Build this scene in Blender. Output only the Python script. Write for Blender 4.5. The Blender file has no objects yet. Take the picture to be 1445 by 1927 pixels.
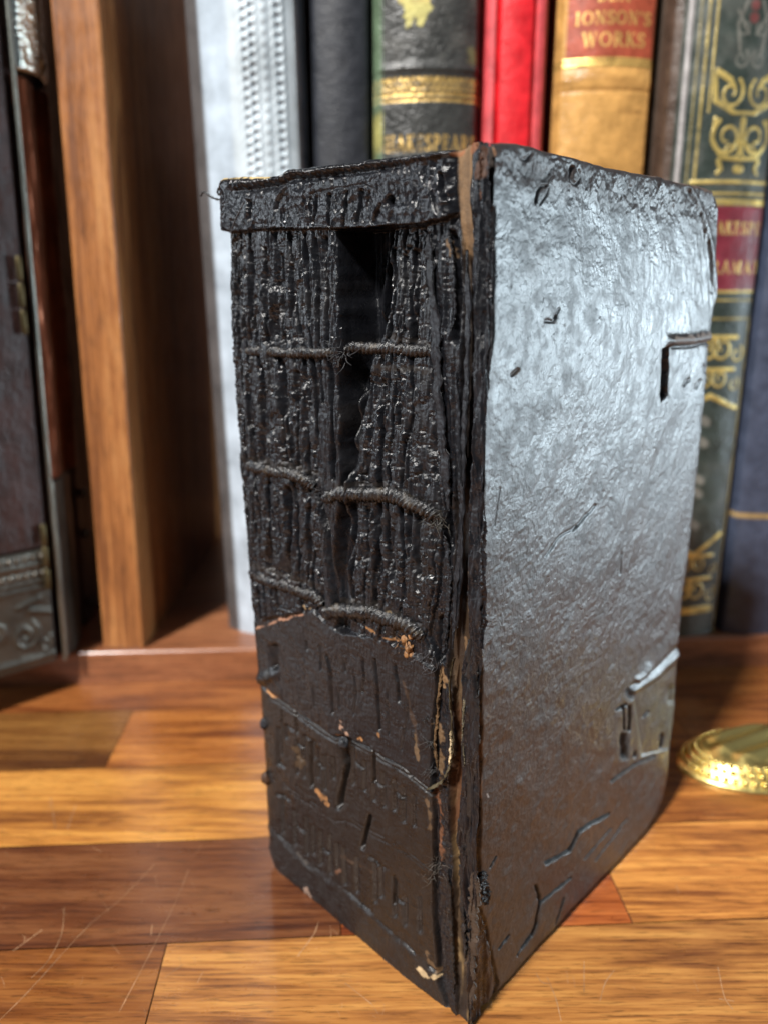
import bpy, math, random
import numpy as np
random.seed(7)
S = bpy.context.scene
COL = S.collection

# ------------------------------------------------------------------ camera, light, exposure
CAM = np.array([-0.022, -0.18584, 0.20932]); PITCH = 0.2717; ROLL = -0.0023; FPX = 1487.5
_cp, _sp = math.cos(PITCH), math.sin(PITCH)
FWD = np.array([0, _cp, -_sp]); _r = np.array([1, 0, 0.]); _u = np.array([0, _sp, _cp])
RT = math.cos(ROLL)*_r + math.sin(ROLL)*_u
UP = -math.sin(ROLL)*_r + math.cos(ROLL)*_u
cd = bpy.data.cameras.new('camera'); cam = bpy.data.objects.new('camera', cd); COL.objects.link(cam)
from mathutils import Matrix, Vector
cam.matrix_world = Matrix(((RT[0], UP[0], -FWD[0], CAM[0]), (RT[1], UP[1], -FWD[1], CAM[1]), (RT[2], UP[2], -FWD[2], CAM[2]), (0, 0, 0, 1)))
cd.sensor_fit = 'VERTICAL'; cd.sensor_height = 36; cd.lens = FPX/1927*36
cd.clip_start = 0.01; cd.clip_end = 20
cd.dof.use_dof = True; cd.dof.focus_distance = 0.208; cd.dof.aperture_fstop = 8.6
S.camera = cam
w = bpy.data.worlds.new('World'); S.world = w; w.use_nodes = True
w.node_tree.nodes['Background'].inputs[0].default_value = (0.75, 0.85, 1.0, 1)
w.node_tree.nodes['Background'].inputs[1].default_value = 0.12
def area(name, loc, target, sx, sy, power, color, spread=180):
    l = bpy.data.lights.new(name, 'AREA'); l.shape = 'RECTANGLE'; l.size = sx; l.size_y = sy
    l.energy = power; l.color = color; l.spread = math.radians(spread)
    o = bpy.data.objects.new(name, l); COL.objects.link(o); o.location = loc
    o.rotation_euler = (Vector(target)-Vector(loc)).to_track_quat('-Z', 'Y').to_euler()
    return o
# overhead-front lamp (casts the shadows back and to the right) and the cool window off to the right
area('key_lamp', (-0.98, -1.27, 1.98), (0, 0.08, 0.1), 0.24, 0.24, 138, (1.0, 0.97, 0.93))
area('window_light', (1.45, 0.25, 0.15), (0, 0.05, 0.15), 0.48, 0.27, 16.5, (0.74, 0.90, 1.0))
area('left_sheen_lamp', (-1.5, 0.18, 0.42), (0, 0.05, 0.17), 0.45, 0.40, 8, (0.84, 0.92, 1.0))  # added cool lamp out of view, gives the burnt spine its sheen
S.view_settings.view_transform = 'Standard'; S.view_settings.look = 'None'
S.view_settings.exposure = 0; S.view_settings.gamma = 1; S.view_settings.use_curve_mapping = False
S.cycles.max_bounces = 6; S.cycles.caustics_reflective = False; S.cycles.caustics_refractive = False

# ------------------------------------------------------------------ geometry helpers
def ray(px, py):
    d = FWD*FPX + RT*(px-722.5) - UP*(py-963.5); return d/np.linalg.norm(d)
def onz(px, py, z=0.0):
    d = ray(px, py); return CAM + d*((z-CAM[2])/d[2])
def onplane(px, py, P, n):
    d = ray(px, py); return CAM + d*(((P-CAM) @ n)/(d @ n))
def project(P):
    d = P-CAM; z = d @ FWD
    return 722.5+FPX*(d @ RT)/z, 963.5-FPX*(d @ UP)/z
def tag(o, label=None, cat=None, group=None, kind=None):
    if label: o['label'] = label
    if cat: o['category'] = cat
    if group: o['group'] = group
    if kind: o['kind'] = kind
    return o
def thing(name, loc, label, cat, group=None):
    o = bpy.data.objects.new(name, None); COL.objects.link(o); o.location = [float(v) for v in loc]
    o.empty_display_size = .01
    return tag(o, label, cat, group)
def link(name, verts, faces, mat, parent=None, smooth=True, attrs=None, mats=None, midx=None):
    me = bpy.data.meshes.new(name)
    verts = np.asarray(verts, dtype=np.float32).reshape(-1, 3)
    if parent is not None: verts = verts - np.array(parent.location[:], dtype=np.float32)
    if isinstance(faces, np.ndarray):
        nf, k = faces.shape
        me.vertices.add(len(verts)); me.vertices.foreach_set('co', verts.ravel())
        me.loops.add(nf*k); me.loops.foreach_set('vertex_index', faces.astype(np.int32).ravel())
        me.polygons.add(nf); me.polygons.foreach_set('loop_start', np.arange(0, nf*k, k, dtype=np.int32))
        me.update(calc_edges=True)
    else:
        me.from_pydata([tuple(map(float, v)) for v in verts], [], [tuple(map(int, f)) for f in faces]); me.update()
    if attrs:
        for k, a in attrs.items():
            a = np.asarray(a, dtype=np.float32)
            if a.ndim == 2:
                at = me.attributes.new(k, 'FLOAT_COLOR', 'POINT')
                at.data.foreach_set('color', np.concatenate([a, np.ones((len(a), 1), np.float32)], 1).ravel())
            else:
                at = me.attributes.new(k, 'FLOAT', 'POINT'); at.data.foreach_set('value', a)
    for m in (mats or [mat]): me.materials.append(m)
    if midx is not None: me.polygons.foreach_set('material_index', np.asarray(midx, dtype=np.int32))
    if smooth: me.polygons.foreach_set('use_smooth', [True]*len(me.polygons))
    o = bpy.data.objects.new(name, me); COL.objects.link(o)
    if parent is not None: o.parent = parent
    return o
def grid(name, P, mat, parent=None, mask=None, attrs=None, flip=False):
    ny, nx = P.shape[:2]; idx = np.arange(ny*nx).reshape(ny, nx)
    q = np.stack([idx[:-1, :-1], idx[:-1, 1:], idx[1:, 1:], idx[1:, :-1]], -1)
    if flip: q = q[..., ::-1]
    q = q[mask[:-1, :-1] & mask[1:, 1:]] if mask is not None else q.reshape(-1, 4)
    used = np.zeros(ny*nx, bool); used[q.ravel()] = True
    remap = np.cumsum(used)-1
    V = P.reshape(-1, 3)[used]
    at = {k: (a.reshape(-1, 3)[used] if a.ndim == 3 else a.reshape(-1)[used]) for k, a in (attrs or {}).items()}
    return link(name, V, remap[q], mat, parent, True, at)
def boxmesh(cx, cy, cz, sx, sy, sz, ax=(1, 0, 0), ay=(0, 1, 0)):
    ax = np.array(ax, float); ay = np.array(ay, float); c = np.array([cx, cy, cz]); V = []
    for k in (-.5, .5):
        for a, b in ((-.5, -.5), (.5, -.5), (.5, .5), (-.5, .5)):
            V.append(c+ax*a*sx+ay*b*sy+np.array([0, 0, k*sz]))
    F = [(0, 3, 2, 1), (4, 5, 6, 7), (0, 1, 5, 4), (1, 2, 6, 5), (2, 3, 7, 6), (3, 0, 4, 7)]
    return V, F
def bevel(o, wd, seg=3):
    m = o.modifiers.new('bevel', 'BEVEL'); m.width = wd; m.segments = seg; m.limit_method = 'ANGLE'; return o
def prism(pts, z0, z1):
    n = len(pts); V = [(p[0], p[1], z0) for p in pts]+[(p[0], p[1], z1) for p in pts]
    F = [tuple(range(n))[::-1], tuple(range(n, 2*n))]+[(i, (i+1) % n, n+(i+1) % n, n+i) for i in range(n)]
    return V, F
def tube(path, rad, nseg=12, twist=None, jit=0, seed=1, cap=True, flat=1.0, nrm=None):
    """tube along a path; rad scalar or per point; twist = (lobes, turns per metre, depth)"""
    path = np.asarray(path, float); n = len(path); rad = np.broadcast_to(np.asarray(rad, float), (n,)).copy()
    T = np.gradient(path, axis=0); T /= np.linalg.norm(T, axis=1)[:, None]
    L = np.concatenate([[0], np.cumsum(np.linalg.norm(np.diff(path, axis=0), axis=1))])
    ref = np.array(nrm if nrm is not None else (0.1, 0.2, 0.97)); th = np.linspace(0, 2*np.pi, nseg, endpoint=False)
    N = ref-(T @ ref)[:, None]*T; N /= np.linalg.norm(N, axis=1)[:, None]; B = np.cross(T, N)
    R = rad[:, None]*np.ones((n, nseg))
    if twist: R *= 1+twist[2]*np.abs(np.cos(twist[0]*.5*(th[None, :]+L[:, None]*twist[1]*2*np.pi)))-twist[2]*.5
    if jit: R *= 1+jit*(fbm(L[:, None]*900+0*th[None, :], th[None, :]*1.6+0*L[:, None], 3, seed)-.5)*2
    V = path[:, None, :]+R[..., None]*(np.cos(th)[None, :, None]*N[:, None, :]*flat+np.sin(th)[None, :, None]*B[:, None, :])
    idx = np.arange(n*nseg).reshape(n, nseg); nx = np.roll(idx, -1, 1)
    F = np.stack([idx[:-1], nx[:-1], nx[1:], idx[1:]], -1).reshape(-1, 4)
    return V.reshape(-1, 3), F
def spline(pts, n):
    """Catmull-Rom through the points"""
    p = np.asarray(pts, float); p = np.vstack([2*p[0]-p[1], p, 2*p[-1]-p[-2]]); m = len(p)-3; out = []
    for t in np.linspace(0, m-1e-6, n):
        i = int(t); f = t-i; a, b, c, d = p[i:i+4]
        out.append(.5*((2*b)+(-a+c)*f+(2*a-5*b+4*c-d)*f*f+(-a+3*b-3*c+d)*f**3))
    return np.array(out)
# ------------------------------------------------------------------ noise on arrays
_tab = {}
def vnoise(x, y, seed=0):
    if seed not in _tab: _tab[seed] = np.random.RandomState(seed).rand(256, 256)
    t = _tab[seed]; xi = np.floor(x).astype(int); yi = np.floor(y).astype(int); fx = x-xi; fy = y-yi
    fx = fx*fx*(3-2*fx); fy = fy*fy*(3-2*fy); x0 = xi & 255; x1 = (xi+1) & 255; y0 = yi & 255; y1 = (yi+1) & 255
    return (t[y0, x0]*(1-fx)+t[y0, x1]*fx)*(1-fy)+(t[y1, x0]*(1-fx)+t[y1, x1]*fx)*fy
def fbm(x, y, o=4, seed=0):
    s = 0; a = .5; n = 0
    for i in range(o): s = s+a*vnoise(x*2**i+i*17.3, y*2**i+i*9.1, seed+i); n += a; a *= .55
    return s/n
def ridged(x, y, o=4, seed=0):
    s = 0; a = .5; n = 0
    for i in range(o): s = s+a*(1-np.abs(2*vnoise(x*2**i+i*11.3, y*2**i+i*5.1, seed+i)-1)); n += a; a *= .55
    return s/n
def ss(a, b, x):
    t = np.clip((x-a)/(b-a), 0, 1); return t*t*(3-2*t)
def segdist(X, Y, pts):
    d = np.full(X.shape, 1e9)
    for (x0, y0), (x1, y1) in zip(pts[:-1], pts[1:]):
        dx, dy = x1-x0, y1-y0; L = dx*dx+dy*dy+1e-9
        t = np.clip(((X-x0)*dx+(Y-y0)*dy)/L, 0, 1); d = np.minimum(d, np.hypot(X-x0-t*dx, Y-y0-t*dy))
    return d
def itp(v, pts):                       # pts sorted by first coordinate
    a = np.array(pts, float); return np.interp(v, a[:, 0], a[:, 1])
def inpoly(X, Y, pts):
    c = np.zeros(X.shape, bool); n = len(pts)
    for i in range(n):
        (x0, y0), (x1, y1) = pts[i], pts[(i+1) % n]
        if y0 == y1: continue
        c ^= ((y0 > Y) != (y1 > Y)) & (X < (x1-x0)*(Y-y0)/(y1-y0)+x0)
    return c

Z3 = np.array([0, 0, 1.])
def hexc(r, g, b): return np.array([r, g, b])
CH = hexc(.0060, .0064, .0082); CHB = hexc(.0115, .0100, .0095); BRN = hexc(.055, .030, .016); PAP = hexc(.20, .12, .058); IVO = hexc(.40, .30, .17); ORG = hexc(.28, .135, .05); RST = hexc(.13, .052, .022)
def mixa(C, m, c):
    return C*(1-m[..., None])+c*m[..., None]
# ------------------------------------------------------------------ materials
def newmat(name):
    m = bpy.data.materials.new(name); m.use_nodes = True; nt = m.node_tree; b = nt.nodes['Principled BSDF']
    return m, nt, b
def N(nt, t, **kw):
    n = nt.nodes.new(t)
    for k, v in kw.items():
        if k in ('inp',):
            for i, x in v.items(): n.inputs[i].default_value = x
        else: setattr(n, k, v)
    return n
def coords(nt, scale=(1, 1, 1), rot=(0, 0, 0)):
    tc = N(nt, 'ShaderNodeTexCoord'); mp = N(nt, 'ShaderNodeMapping'); mp.inputs['Scale'].default_value = scale; mp.inputs['Rotation'].default_value = rot
    nt.links.new(tc.outputs['Object'], mp.inputs[0]); return mp.outputs[0]
def noise(nt, vec, scale, detail=4, rough=.55, dist=0):
    n = N(nt, 'ShaderNodeTexNoise', inp={'Scale': scale, 'Detail': detail, 'Roughness': rough, 'Distortion': dist}); nt.links.new(vec, n.inputs['Vector']); return n.outputs['Fac']
def maprange(nt, v, a, b, c, d):
    n = N(nt, 'ShaderNodeMapRange', inp={1: a, 2: b, 3: c, 4: d}); nt.links.new(v, n.inputs[0]); return n.outputs[0]
def math_(nt, op, a, b):
    n = N(nt, 'ShaderNodeMath', operation=op)
    for i, x in enumerate((a, b)):
        if isinstance(x, (int, float)): n.inputs[i].default_value = x
        else: nt.links.new(x, n.inputs[i])
    return n.outputs[0]
def mixc(nt, f, a, b, mode='MIX'):
    n = N(nt, 'ShaderNodeMix', data_type='RGBA', blend_type=mode)
    for i, x in ((0, f), (6, a), (7, b)):
        if isinstance(x, (int, float)): n.inputs[i].default_value = x
        elif isinstance(x, tuple): n.inputs[i].default_value = (*x, 1)
        else: nt.links.new(x, n.inputs[i])
    return n.outputs[2]
def bump(nt, b, hts, dist, strength=1.0):
    bp = N(nt, 'ShaderNodeBump', inp={'Strength': strength, 'Distance': dist}); nt.links.new(hts, bp.inputs['Height']); nt.links.new(bp.outputs[0], b.inputs['Normal']); return bp
def attr_mat(name, grain=1200, lowmix=2.2, bdist=.00025, spec=.5, metal_attr=None, aniso=(1, 1, 1), rot=(0, 0, 0), varr=.12, coat=0):
    """base colour from 'Col', roughness from 'rgh', fine procedural grain"""
    m, nt, b = newmat(name); L = nt.links
    a = N(nt, 'ShaderNodeAttribute', attribute_name='Col'); r = N(nt, 'ShaderNodeAttribute', attribute_name='rgh')
    v = coords(nt, aniso, rot)
    n1 = noise(nt, v, grain, 5, .62); n2 = noise(nt, v, grain*.18, 4, .6)
    c = mixc(nt, 1.0, a.outputs['Color'], maprange_col(nt, n2, .3, .7, .72, 1.3), 'MULTIPLY'); L.new(c, b.inputs['Base Color'])
    L.new(math_(nt, 'ADD', r.outputs['Fac'], maprange(nt, n2, .3, .7, -varr, varr)), b.inputs['Roughness'])
    h = math_(nt, 'ADD', n1, math_(nt, 'MULTIPLY', n2, lowmix)); bump(nt, b, h, bdist)
    b.inputs['Specular IOR Level'].default_value = spec
    if coat: b.inputs['Coat Weight'].default_value = coat; b.inputs['Coat Roughness'].default_value = .3
    if metal_attr:
        g = N(nt, 'ShaderNodeAttribute', attribute_name=metal_attr); L.new(g.outputs['Fac'], b.inputs['Metallic'])
    return m
def maprange_col(nt, v, a, b, c, d):
    o = maprange(nt, v, a, b, c, d); n = N(nt, 'ShaderNodeCombineColor')
    for i in range(3): nt.links.new(o, n.inputs[i])
    return n.outputs[0]
M = {}
M['char'] = attr_mat('charred_leather', 1500, 1.2, .00015, .42)
M['cover'] = attr_mat('burnt_cover_leather', 1600, .5, .00010, .7, varr=.05)
def simple(name, col, rough, spec=.5, metal=0, grain=500, bd=.0001, var=.25, aniso=(1, 1, 1)):
    m, nt, b = newmat(name); v = coords(nt, aniso); n1 = noise(nt, v, grain, 5, .6); n2 = noise(nt, v, grain*.12, 3, .6)
    c = mixc(nt, 1.0, tuple(col), maprange_col(nt, n2, .3, .7, 1-var, 1+var), 'MULTIPLY'); nt.links.new(c, b.inputs['Base Color'])
    b.inputs['Roughness'].default_value = rough; b.inputs['Specular IOR Level'].default_value = spec; b.inputs['Metallic'].default_value = metal
    bump(nt, b, n1, bd); return m
def wood(name, dark, mid, light, rough=.32, rot=(0, 0, 0), tint=False, coat=.5, gs=1.0, axis='x'):
    """grain runs along local X (or as rotated)"""
    m, nt, b = newmat(name); L = nt.links
    tc = N(nt, 'ShaderNodeTexCoord'); src = tc.outputs['Object']
    if tint:
        ta = N(nt, 'ShaderNodeAttribute', attribute_name='tint'); to = N(nt, 'ShaderNodeAttribute', attribute_name='seed')
        cx = N(nt, 'ShaderNodeCombineXYZ'); L.new(to.outputs['Fac'], cx.inputs[0]); L.new(to.outputs['Fac'], cx.inputs[2]); L.new(to.outputs['Fac'], cx.inputs[1])
        ad = N(nt, 'ShaderNodeVectorMath', operation='ADD'); L.new(src, ad.inputs[0]); L.new(cx.outputs[0], ad.inputs[1]); src = ad.outputs[0]
    def mp(sc):
        if axis == 'z': sc = (sc[1], sc[2], sc[0])
        n = N(nt, 'ShaderNodeMapping'); n.inputs['Scale'].default_value = sc; n.inputs['Rotation'].default_value = rot; L.new(src, n.inputs[0]); return n.outputs[0]
    # broad figure, streaks, pores
    fig = noise(nt, mp((2.5*gs, 22*gs, 22*gs)), 3.0, 4, .55, 1.2)
    strk = noise(nt, mp((7*gs, 190*gs, 190*gs)), 3.0, 5, .65, .6)
    pore = noise(nt, mp((45*gs, 620*gs, 620*gs)), 2.6, 3, .6, .2)
    f1 = maprange(nt, math_(nt, 'ADD', math_(nt, 'MULTIPLY', fig, 1.1), math_(nt, 'MULTIPLY', strk, .9)), .76, 1.24, 0, 1)
    ramp = N(nt, 'ShaderNodeValToRGB'); e = ramp.color_ramp.elements
    e[0].position = .08; e[0].color = (*dark, 1); e[1].position = .92; e[1].color = (*light, 1); k = e.new(.5); k.color = (*mid, 1)
    L.new(f1, ramp.inputs[0]); c = ramp.outputs[0]
    pf = maprange(nt, pore, .34, .46, .38, 1.0); pc = N(nt, 'ShaderNodeCombineColor')
    for i in range(3): L.new(pf, pc.inputs[i])
    c = mixc(nt, .75, c, pc.outputs[0], 'MULTIPLY')
    if tint: c = mixc(nt, 1.0, c, ta.outputs['Color'], 'MULTIPLY')
    L.new(c, b.inputs['Base Color'])
    rn = noise(nt, mp((30, 60, 60)), 4, 3, .6); L.new(maprange(nt, rn, .3, .7, rough-.07, rough+.1), b.inputs['Roughness'])
    bump(nt, b, math_(nt, 'ADD', pore, math_(nt, 'MULTIPLY', strk, .6)), .00012, .8)
    b.inputs['Coat Weight'].default_value = coat; b.inputs['Coat Roughness'].default_value = .22
    return m

# ================================================================== the setting
SH = 0.0190                                     # height of the raised shelf
foot0 = onz(200, 1286); foot1 = onz(1290, 1257); gd = (foot1-foot0)/np.linalg.norm(foot1-foot0); gn = np.array([-gd[1], gd[0], 0])
def row_y(py): p = onz(480, py); return (p-foot0) @ gn
def loc_(p): d = p-foot0; return d @ gd, d @ gn
M['floorwood'] = wood('oiled_acacia_staves', (.15, .048, .014), (.36, .140, .034), (.52, .235, .060), tint=True)
M['stepwood'] = wood('shelf_edge_wood', (.16, .06, .026), (.27, .10, .042), (.36, .15, .065), rough=.4)
M['scratch'] = simple('pale_scratch', (.34, .20, .11), .5, var=.8)
M['gap'] = simple('dark_glue_line', (.05, .02, .01), .8)
rows = [0.0, row_y(1330), row_y(1436), row_y(1577), row_y(1768)]
rows += [rows[-1]-.045, rows[-1]-.09, rows[-1]-.135, rows[-1]-.18, rows[-1]-.225, rows[-1]-.27]
def sx(px, py): return loc_(onz(px, py))[0]
warm = (1, 1, 1); 
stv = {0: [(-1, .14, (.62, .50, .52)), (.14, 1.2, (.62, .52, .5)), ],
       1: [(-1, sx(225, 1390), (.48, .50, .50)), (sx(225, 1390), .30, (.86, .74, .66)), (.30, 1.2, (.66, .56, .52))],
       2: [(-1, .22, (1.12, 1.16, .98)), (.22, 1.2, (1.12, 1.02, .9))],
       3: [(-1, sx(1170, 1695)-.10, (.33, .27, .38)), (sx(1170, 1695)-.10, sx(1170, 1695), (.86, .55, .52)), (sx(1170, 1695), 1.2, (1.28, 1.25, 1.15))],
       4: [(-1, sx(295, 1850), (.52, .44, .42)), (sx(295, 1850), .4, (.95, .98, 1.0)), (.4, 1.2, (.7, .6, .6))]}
V = []; F = []; tint = []; seed = []; mi = []
def slab(x0, x1, y0, y1, z, t, sd, m=0):
    i = len(V)
    for a, b in ((x0, y0), (x1, y0), (x1, y1), (x0, y1)):
        V.append(foot0+gd*a+gn*b+np.array([0, 0, z])); tint.append(t); seed.append(sd)
    F.append((i, i+1, i+2, i+3)); mi.append(m)
g = .0002
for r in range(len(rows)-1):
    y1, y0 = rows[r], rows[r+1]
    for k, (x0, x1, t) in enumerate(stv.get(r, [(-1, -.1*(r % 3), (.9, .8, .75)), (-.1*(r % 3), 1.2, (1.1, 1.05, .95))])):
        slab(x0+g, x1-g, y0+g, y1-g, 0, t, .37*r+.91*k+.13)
slab(-1, 1.2, rows[-1], .02, -.0012, (1, 1, 1), 0, 1)
# hairline scratches in the varnish, part of the board's own mesh
def scratch(pts, wd=.00022):
    wd *= .55
    p = spline([onz(*q) for q in pts], 14)
    for j in range(len(p)-1):
        t = p[j+1]-p[j]; t /= np.linalg.norm(t); nn = np.array([-t[1], t[0], 0]); i = len(V)
        w0 = wd*(.5+random.random()*.9)*.5; w1 = wd*(.5+random.random()*.9)*.5
        for q, s in ((p[j], -w0), (p[j+1], -w1), (p[j+1], w1), (p[j], w0)): V.append(q+nn*s+np.array([0, 0, .00006])); tint.append((1, 1, 1)); seed.append(0)
        F.append((i, i+1, i+2, i+3)); mi.append(2)
for pts in ([(290, 1628), (230, 1690), (160, 1750), (60, 1860), (0, 1920)], [(356, 1636), (330, 1700), (280, 1800), (225, 1905)],
            [(122, 1708), (116, 1760), (90, 1810), (60, 1840)], [(1028, 1838), (1045, 1880), (1055, 1922)], [(1155, 1826), (1138, 1850), (1128, 1884)],
            [(1098, 1808), (1098, 1868)], [(1008, 1832), (1018, 1848), (1036, 1852)], [(96, 1500), (105, 1560)], [(143, 1515), (128, 1560)],
            [(1270, 1665), (1277, 1680)], [(1350, 1820), (1362, 1875), (1378, 1900)], [(25, 1790), (80, 1750)], [(310, 1840), (345, 1815)],
            [(285, 1760), (287, 1740)], [(383, 1828), (372, 1850)], [(1352, 1880), (1380, 1884)], [(650, 1850), (700, 1890)], [(560, 1800), (590, 1760), (600, 1735)]):
    scratch(pts, .0003 if len(pts) > 3 else .0004)
for i in range(70):
    x = random.uniform(0, 1445); y = random.uniform(1480, 1927); a = random.gauss(1.9, .5); l = random.uniform(4, 26)
    scratch([(x, y), (x+l*.5*math.cos(a)+1, y-l*.5*math.sin(a)), (x+l*math.cos(a), y-l*math.sin(a))], .00016)
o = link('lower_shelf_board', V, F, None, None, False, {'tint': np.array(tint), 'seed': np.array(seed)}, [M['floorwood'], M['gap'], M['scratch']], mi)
tag(o, 'glossy scratched wooden board of light and dark staves', kind='structure')
# raised shelf with a rounded front edge
prof = [(0, 0.00005), (0, SH-.002)]+[(.002-.002*math.cos(a), SH-.002+.002*math.sin(a)) for a in np.linspace(.2, math.pi/2, 5)]+[(.32, SH), (.32, 0.00005)]
V = []; F = []; n = len(prof)
for x in np.linspace(-1, 1.2, 2): V += [foot0+gd*x+gn*y+np.array([0, 0, z]) for y, z in prof]
for i in range(n): F.append((i, (i+1) % n, n+(i+1) % n, n+i))
o = link('upper_shelf', V, F, M['stepwood'], None, False); tag(o, kind='structure')
M['shelfback'] = wood('shelf_back_wood', (.05, .02, .01), (.08, .03, .015), (.11, .045, .02), rough=.5, rot=(0, 0, 0))
V_, F_ = boxmesh(0, .56, .25, 2.4, .02, .60); tag(link('shelf_back_panel', V_, F_, M['shelfback'], None, False), kind='structure')

# ================================================================== books standing on the raised shelf
BX = np.array([1, 0, 0.]); FY = np.array([0, -1., 0])
def fp(px, py, y): return onplane(px, py, np.array([0, y, 0]), FY)
def foot(px, y, z=SH):                                       # x of the column px where the plane y meets the shelf
    lo, hi = 700., 1600.
    for _ in range(40):
        m = (lo+hi)/2
        if fp(px, m, y)[2] > z: lo = m
        else: hi = m
    return fp(px, m, y)[0]
# thick-and-thin serif capitals, drawn as strokes in a unit box: (x0, y0, x1, y1, weight)
def arc(cx, cy, rx, ry, a0, a1, n=10, thin=.5):
    p = [(cx+rx*math.cos(math.radians(a0+(a1-a0)*i/n)), cy+ry*math.sin(math.radians(a0+(a1-a0)*i/n))) for i in range(n+1)]
    return [(p[i][0], p[i][1], p[i+1][0], p[i+1][1], thin+(1-thin)*abs((p[i][0]+p[i+1][0])/2-cx)/rx) for i in range(n)]
def srf(x, y, w=.13): return (x-w, y, x+w, y, .45)
def stem(x): return [(x, 0, x, 1, 1.), srf(x, 0), srf(x, 1)]
FONT = {
 'B': (.74, stem(.15)+arc(.3, .75, .26, .25, 90, -90)+arc(.3, .25, .34, .25, 90, -90)+[(.15, 1, .3, 1, .5), (.15, .5, .3, .5, .5), (.15, 0, .3, 0, .5)]),
 'E': (.70, stem(.15)+[(.15, 1, .6, 1, .5), (.15, .52, .48, .52, .5), (.15, 0, .62, 0, .5), (.6, 1, .6, .82, .5), (.62, 0, .62, .2, .5), (.48, .62, .48, .42, .4)]),
 'N': (.95, [(.18, 0, .18, 1, .5), (.18, 1, .8, 0, 1.), (.8, 0, .8, 1, .5), srf(.18, 0), srf(.14, 1), srf(.8, 1)]),
 'J': (.45, [(.22, 0, .22, 1, 1.), srf(.22, 1), srf(.22, 0)]),
 'O': (.95, arc(.47, .5, .42, .5, 0, 360, 22)),
 'S': (.66, arc(.33, .75, .26, .25, 20, 200, 9)+[(.1, .66, .55, .36, 1.)]+arc(.33, .25, .28, .25, 25, -160, 10)+[(.58, .98, .58, .78, .4), (.05, .02, .05, .24, .4)]),
 "'": (.28, [(.14, 1.02, .12, .8, .8)]),
 'W': (1.2, [(.1, 1, .35, 0, 1.), (.35, 0, .58, 1, .5), (.58, 1, .82, 0, 1.), (.82, 0, 1.06, 1, .5), srf(.1, 1), srf(.58, 1, .1), srf(1.06, 1, .1)]),
 'R': (.82, stem(.15)+arc(.3, .74, .28, .26, 90, -90)+[(.15, 1, .3, 1, .5), (.15, .48, .3, .48, .5), (.34, .48, .72, 0, 1.), (.66, 0, .82, 0, .45)]),
 'K': (.82, stem(.15)+[(.15, .42, .66, 1, .5), (.32, .58, .72, 0, 1.), srf(.68, 1, .1), srf(.74, 0, .1)]),
 'H': (.9, stem(.16)+stem(.74)+[(.16, .5, .74, .5, .5)]),
 'A': (.85, [(.08, 0, .42, 1, .5), (.42, 1, .78, 0, 1.), (.2, .36, .64, .36, .5), srf(.08, 0, .1), srf(.78, 0, .1)]),
 'P': (.72, stem(.15)+arc(.3, .73, .28, .27, 90, -90)+[(.15, 1, .3, 1, .5), (.15, .46, .3, .46, .5)]),
 'T': (.8, [(.4, 0, .4, 1, 1.), (.06, 1, .74, 1, .5), (.06, 1, .06, .82, .45), (.74, 1, .74, .82, .45), srf(.4, 0)]),
 'D': (.85, stem(.15)+arc(.3, .5, .44, .5, 90, -90, 12)+[(.15, 1, .3, 1, .5), (.15, 0, .3, 0, .5)]),
 'M': (1.05, [(.14, 0, .14, 1, .5), (.14, 1, .5, .1, 1.), (.5, .1, .86, 1, .5), (.86, 1, .86, 0, 1.), srf(.14, 0), srf(.86, 0), srf(.1, 1, .1), srf(.9, 1, .1)]),
 'I': (.42, stem(.2)), 'C': (.8, arc(.45, .5, .38, .5, 50, 310, 16)+[(.72, .95, .72, .72, .4)]), ' ': (.5, [])}
def text_segs(txt, xc, zb, h, width=None, sp_=.16, wk=.085):
    ws = [FONT[c][0] for c in txt]; tot = sum(ws)+sp_*(len(ws)-1); k = (width/(tot*h)) if width else 1; x = -tot/2; out = []
    for c in txt:
        for (x0, y0, x1, y1, wt) in FONT[c][1]: out.append((xc+(x+x0)*h*k, zb+y0*h, xc+(x+x1)*h*k, zb+y1*h, wt*h*wk))
        x += FONT[c][0]+sp_
    return out
def paint_segs(U, Zl, segs, soft=.00018):
    m = np.zeros(U.shape)
    for x0, y0, x1, y1, wd in segs:
        r = wd+.0012
        bx = (U > min(x0, x1)-r) & (U < max(x0, x1)+r) & (Zl > min(y0, y1)-r) & (Zl < max(y0, y1)+r)
        if not bx.any(): continue
        u = U[bx]; z = Zl[bx]; dx, dy = x1-x0, y1-y0; t = np.clip(((u-x0)*dx+(z-y0)*dy)/(dx*dx+dy*dy+1e-12), 0, 1)
        d = np.hypot(u-x0-t*dx, z-y0-t*dy); m[bx] = np.maximum(m[bx], ss(wd+soft, wd-soft, d))
    return m
M['old'] = attr_mat('old_bookbinding_leather', 700, 2.2, .00025, .5, metal_attr='gilt', varr=.08)
M['oldpages'] = simple('aged_page_edges', (.35, .28, .19), .85, grain=1200, aniso=(1, .02, .02))
GOLD = hexc(.78, .52, .16)
M['oldcloth'] = attr_mat('smooth_binding', 300, .5, .00008, .5, metal_attr='gilt', varr=.05)
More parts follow.
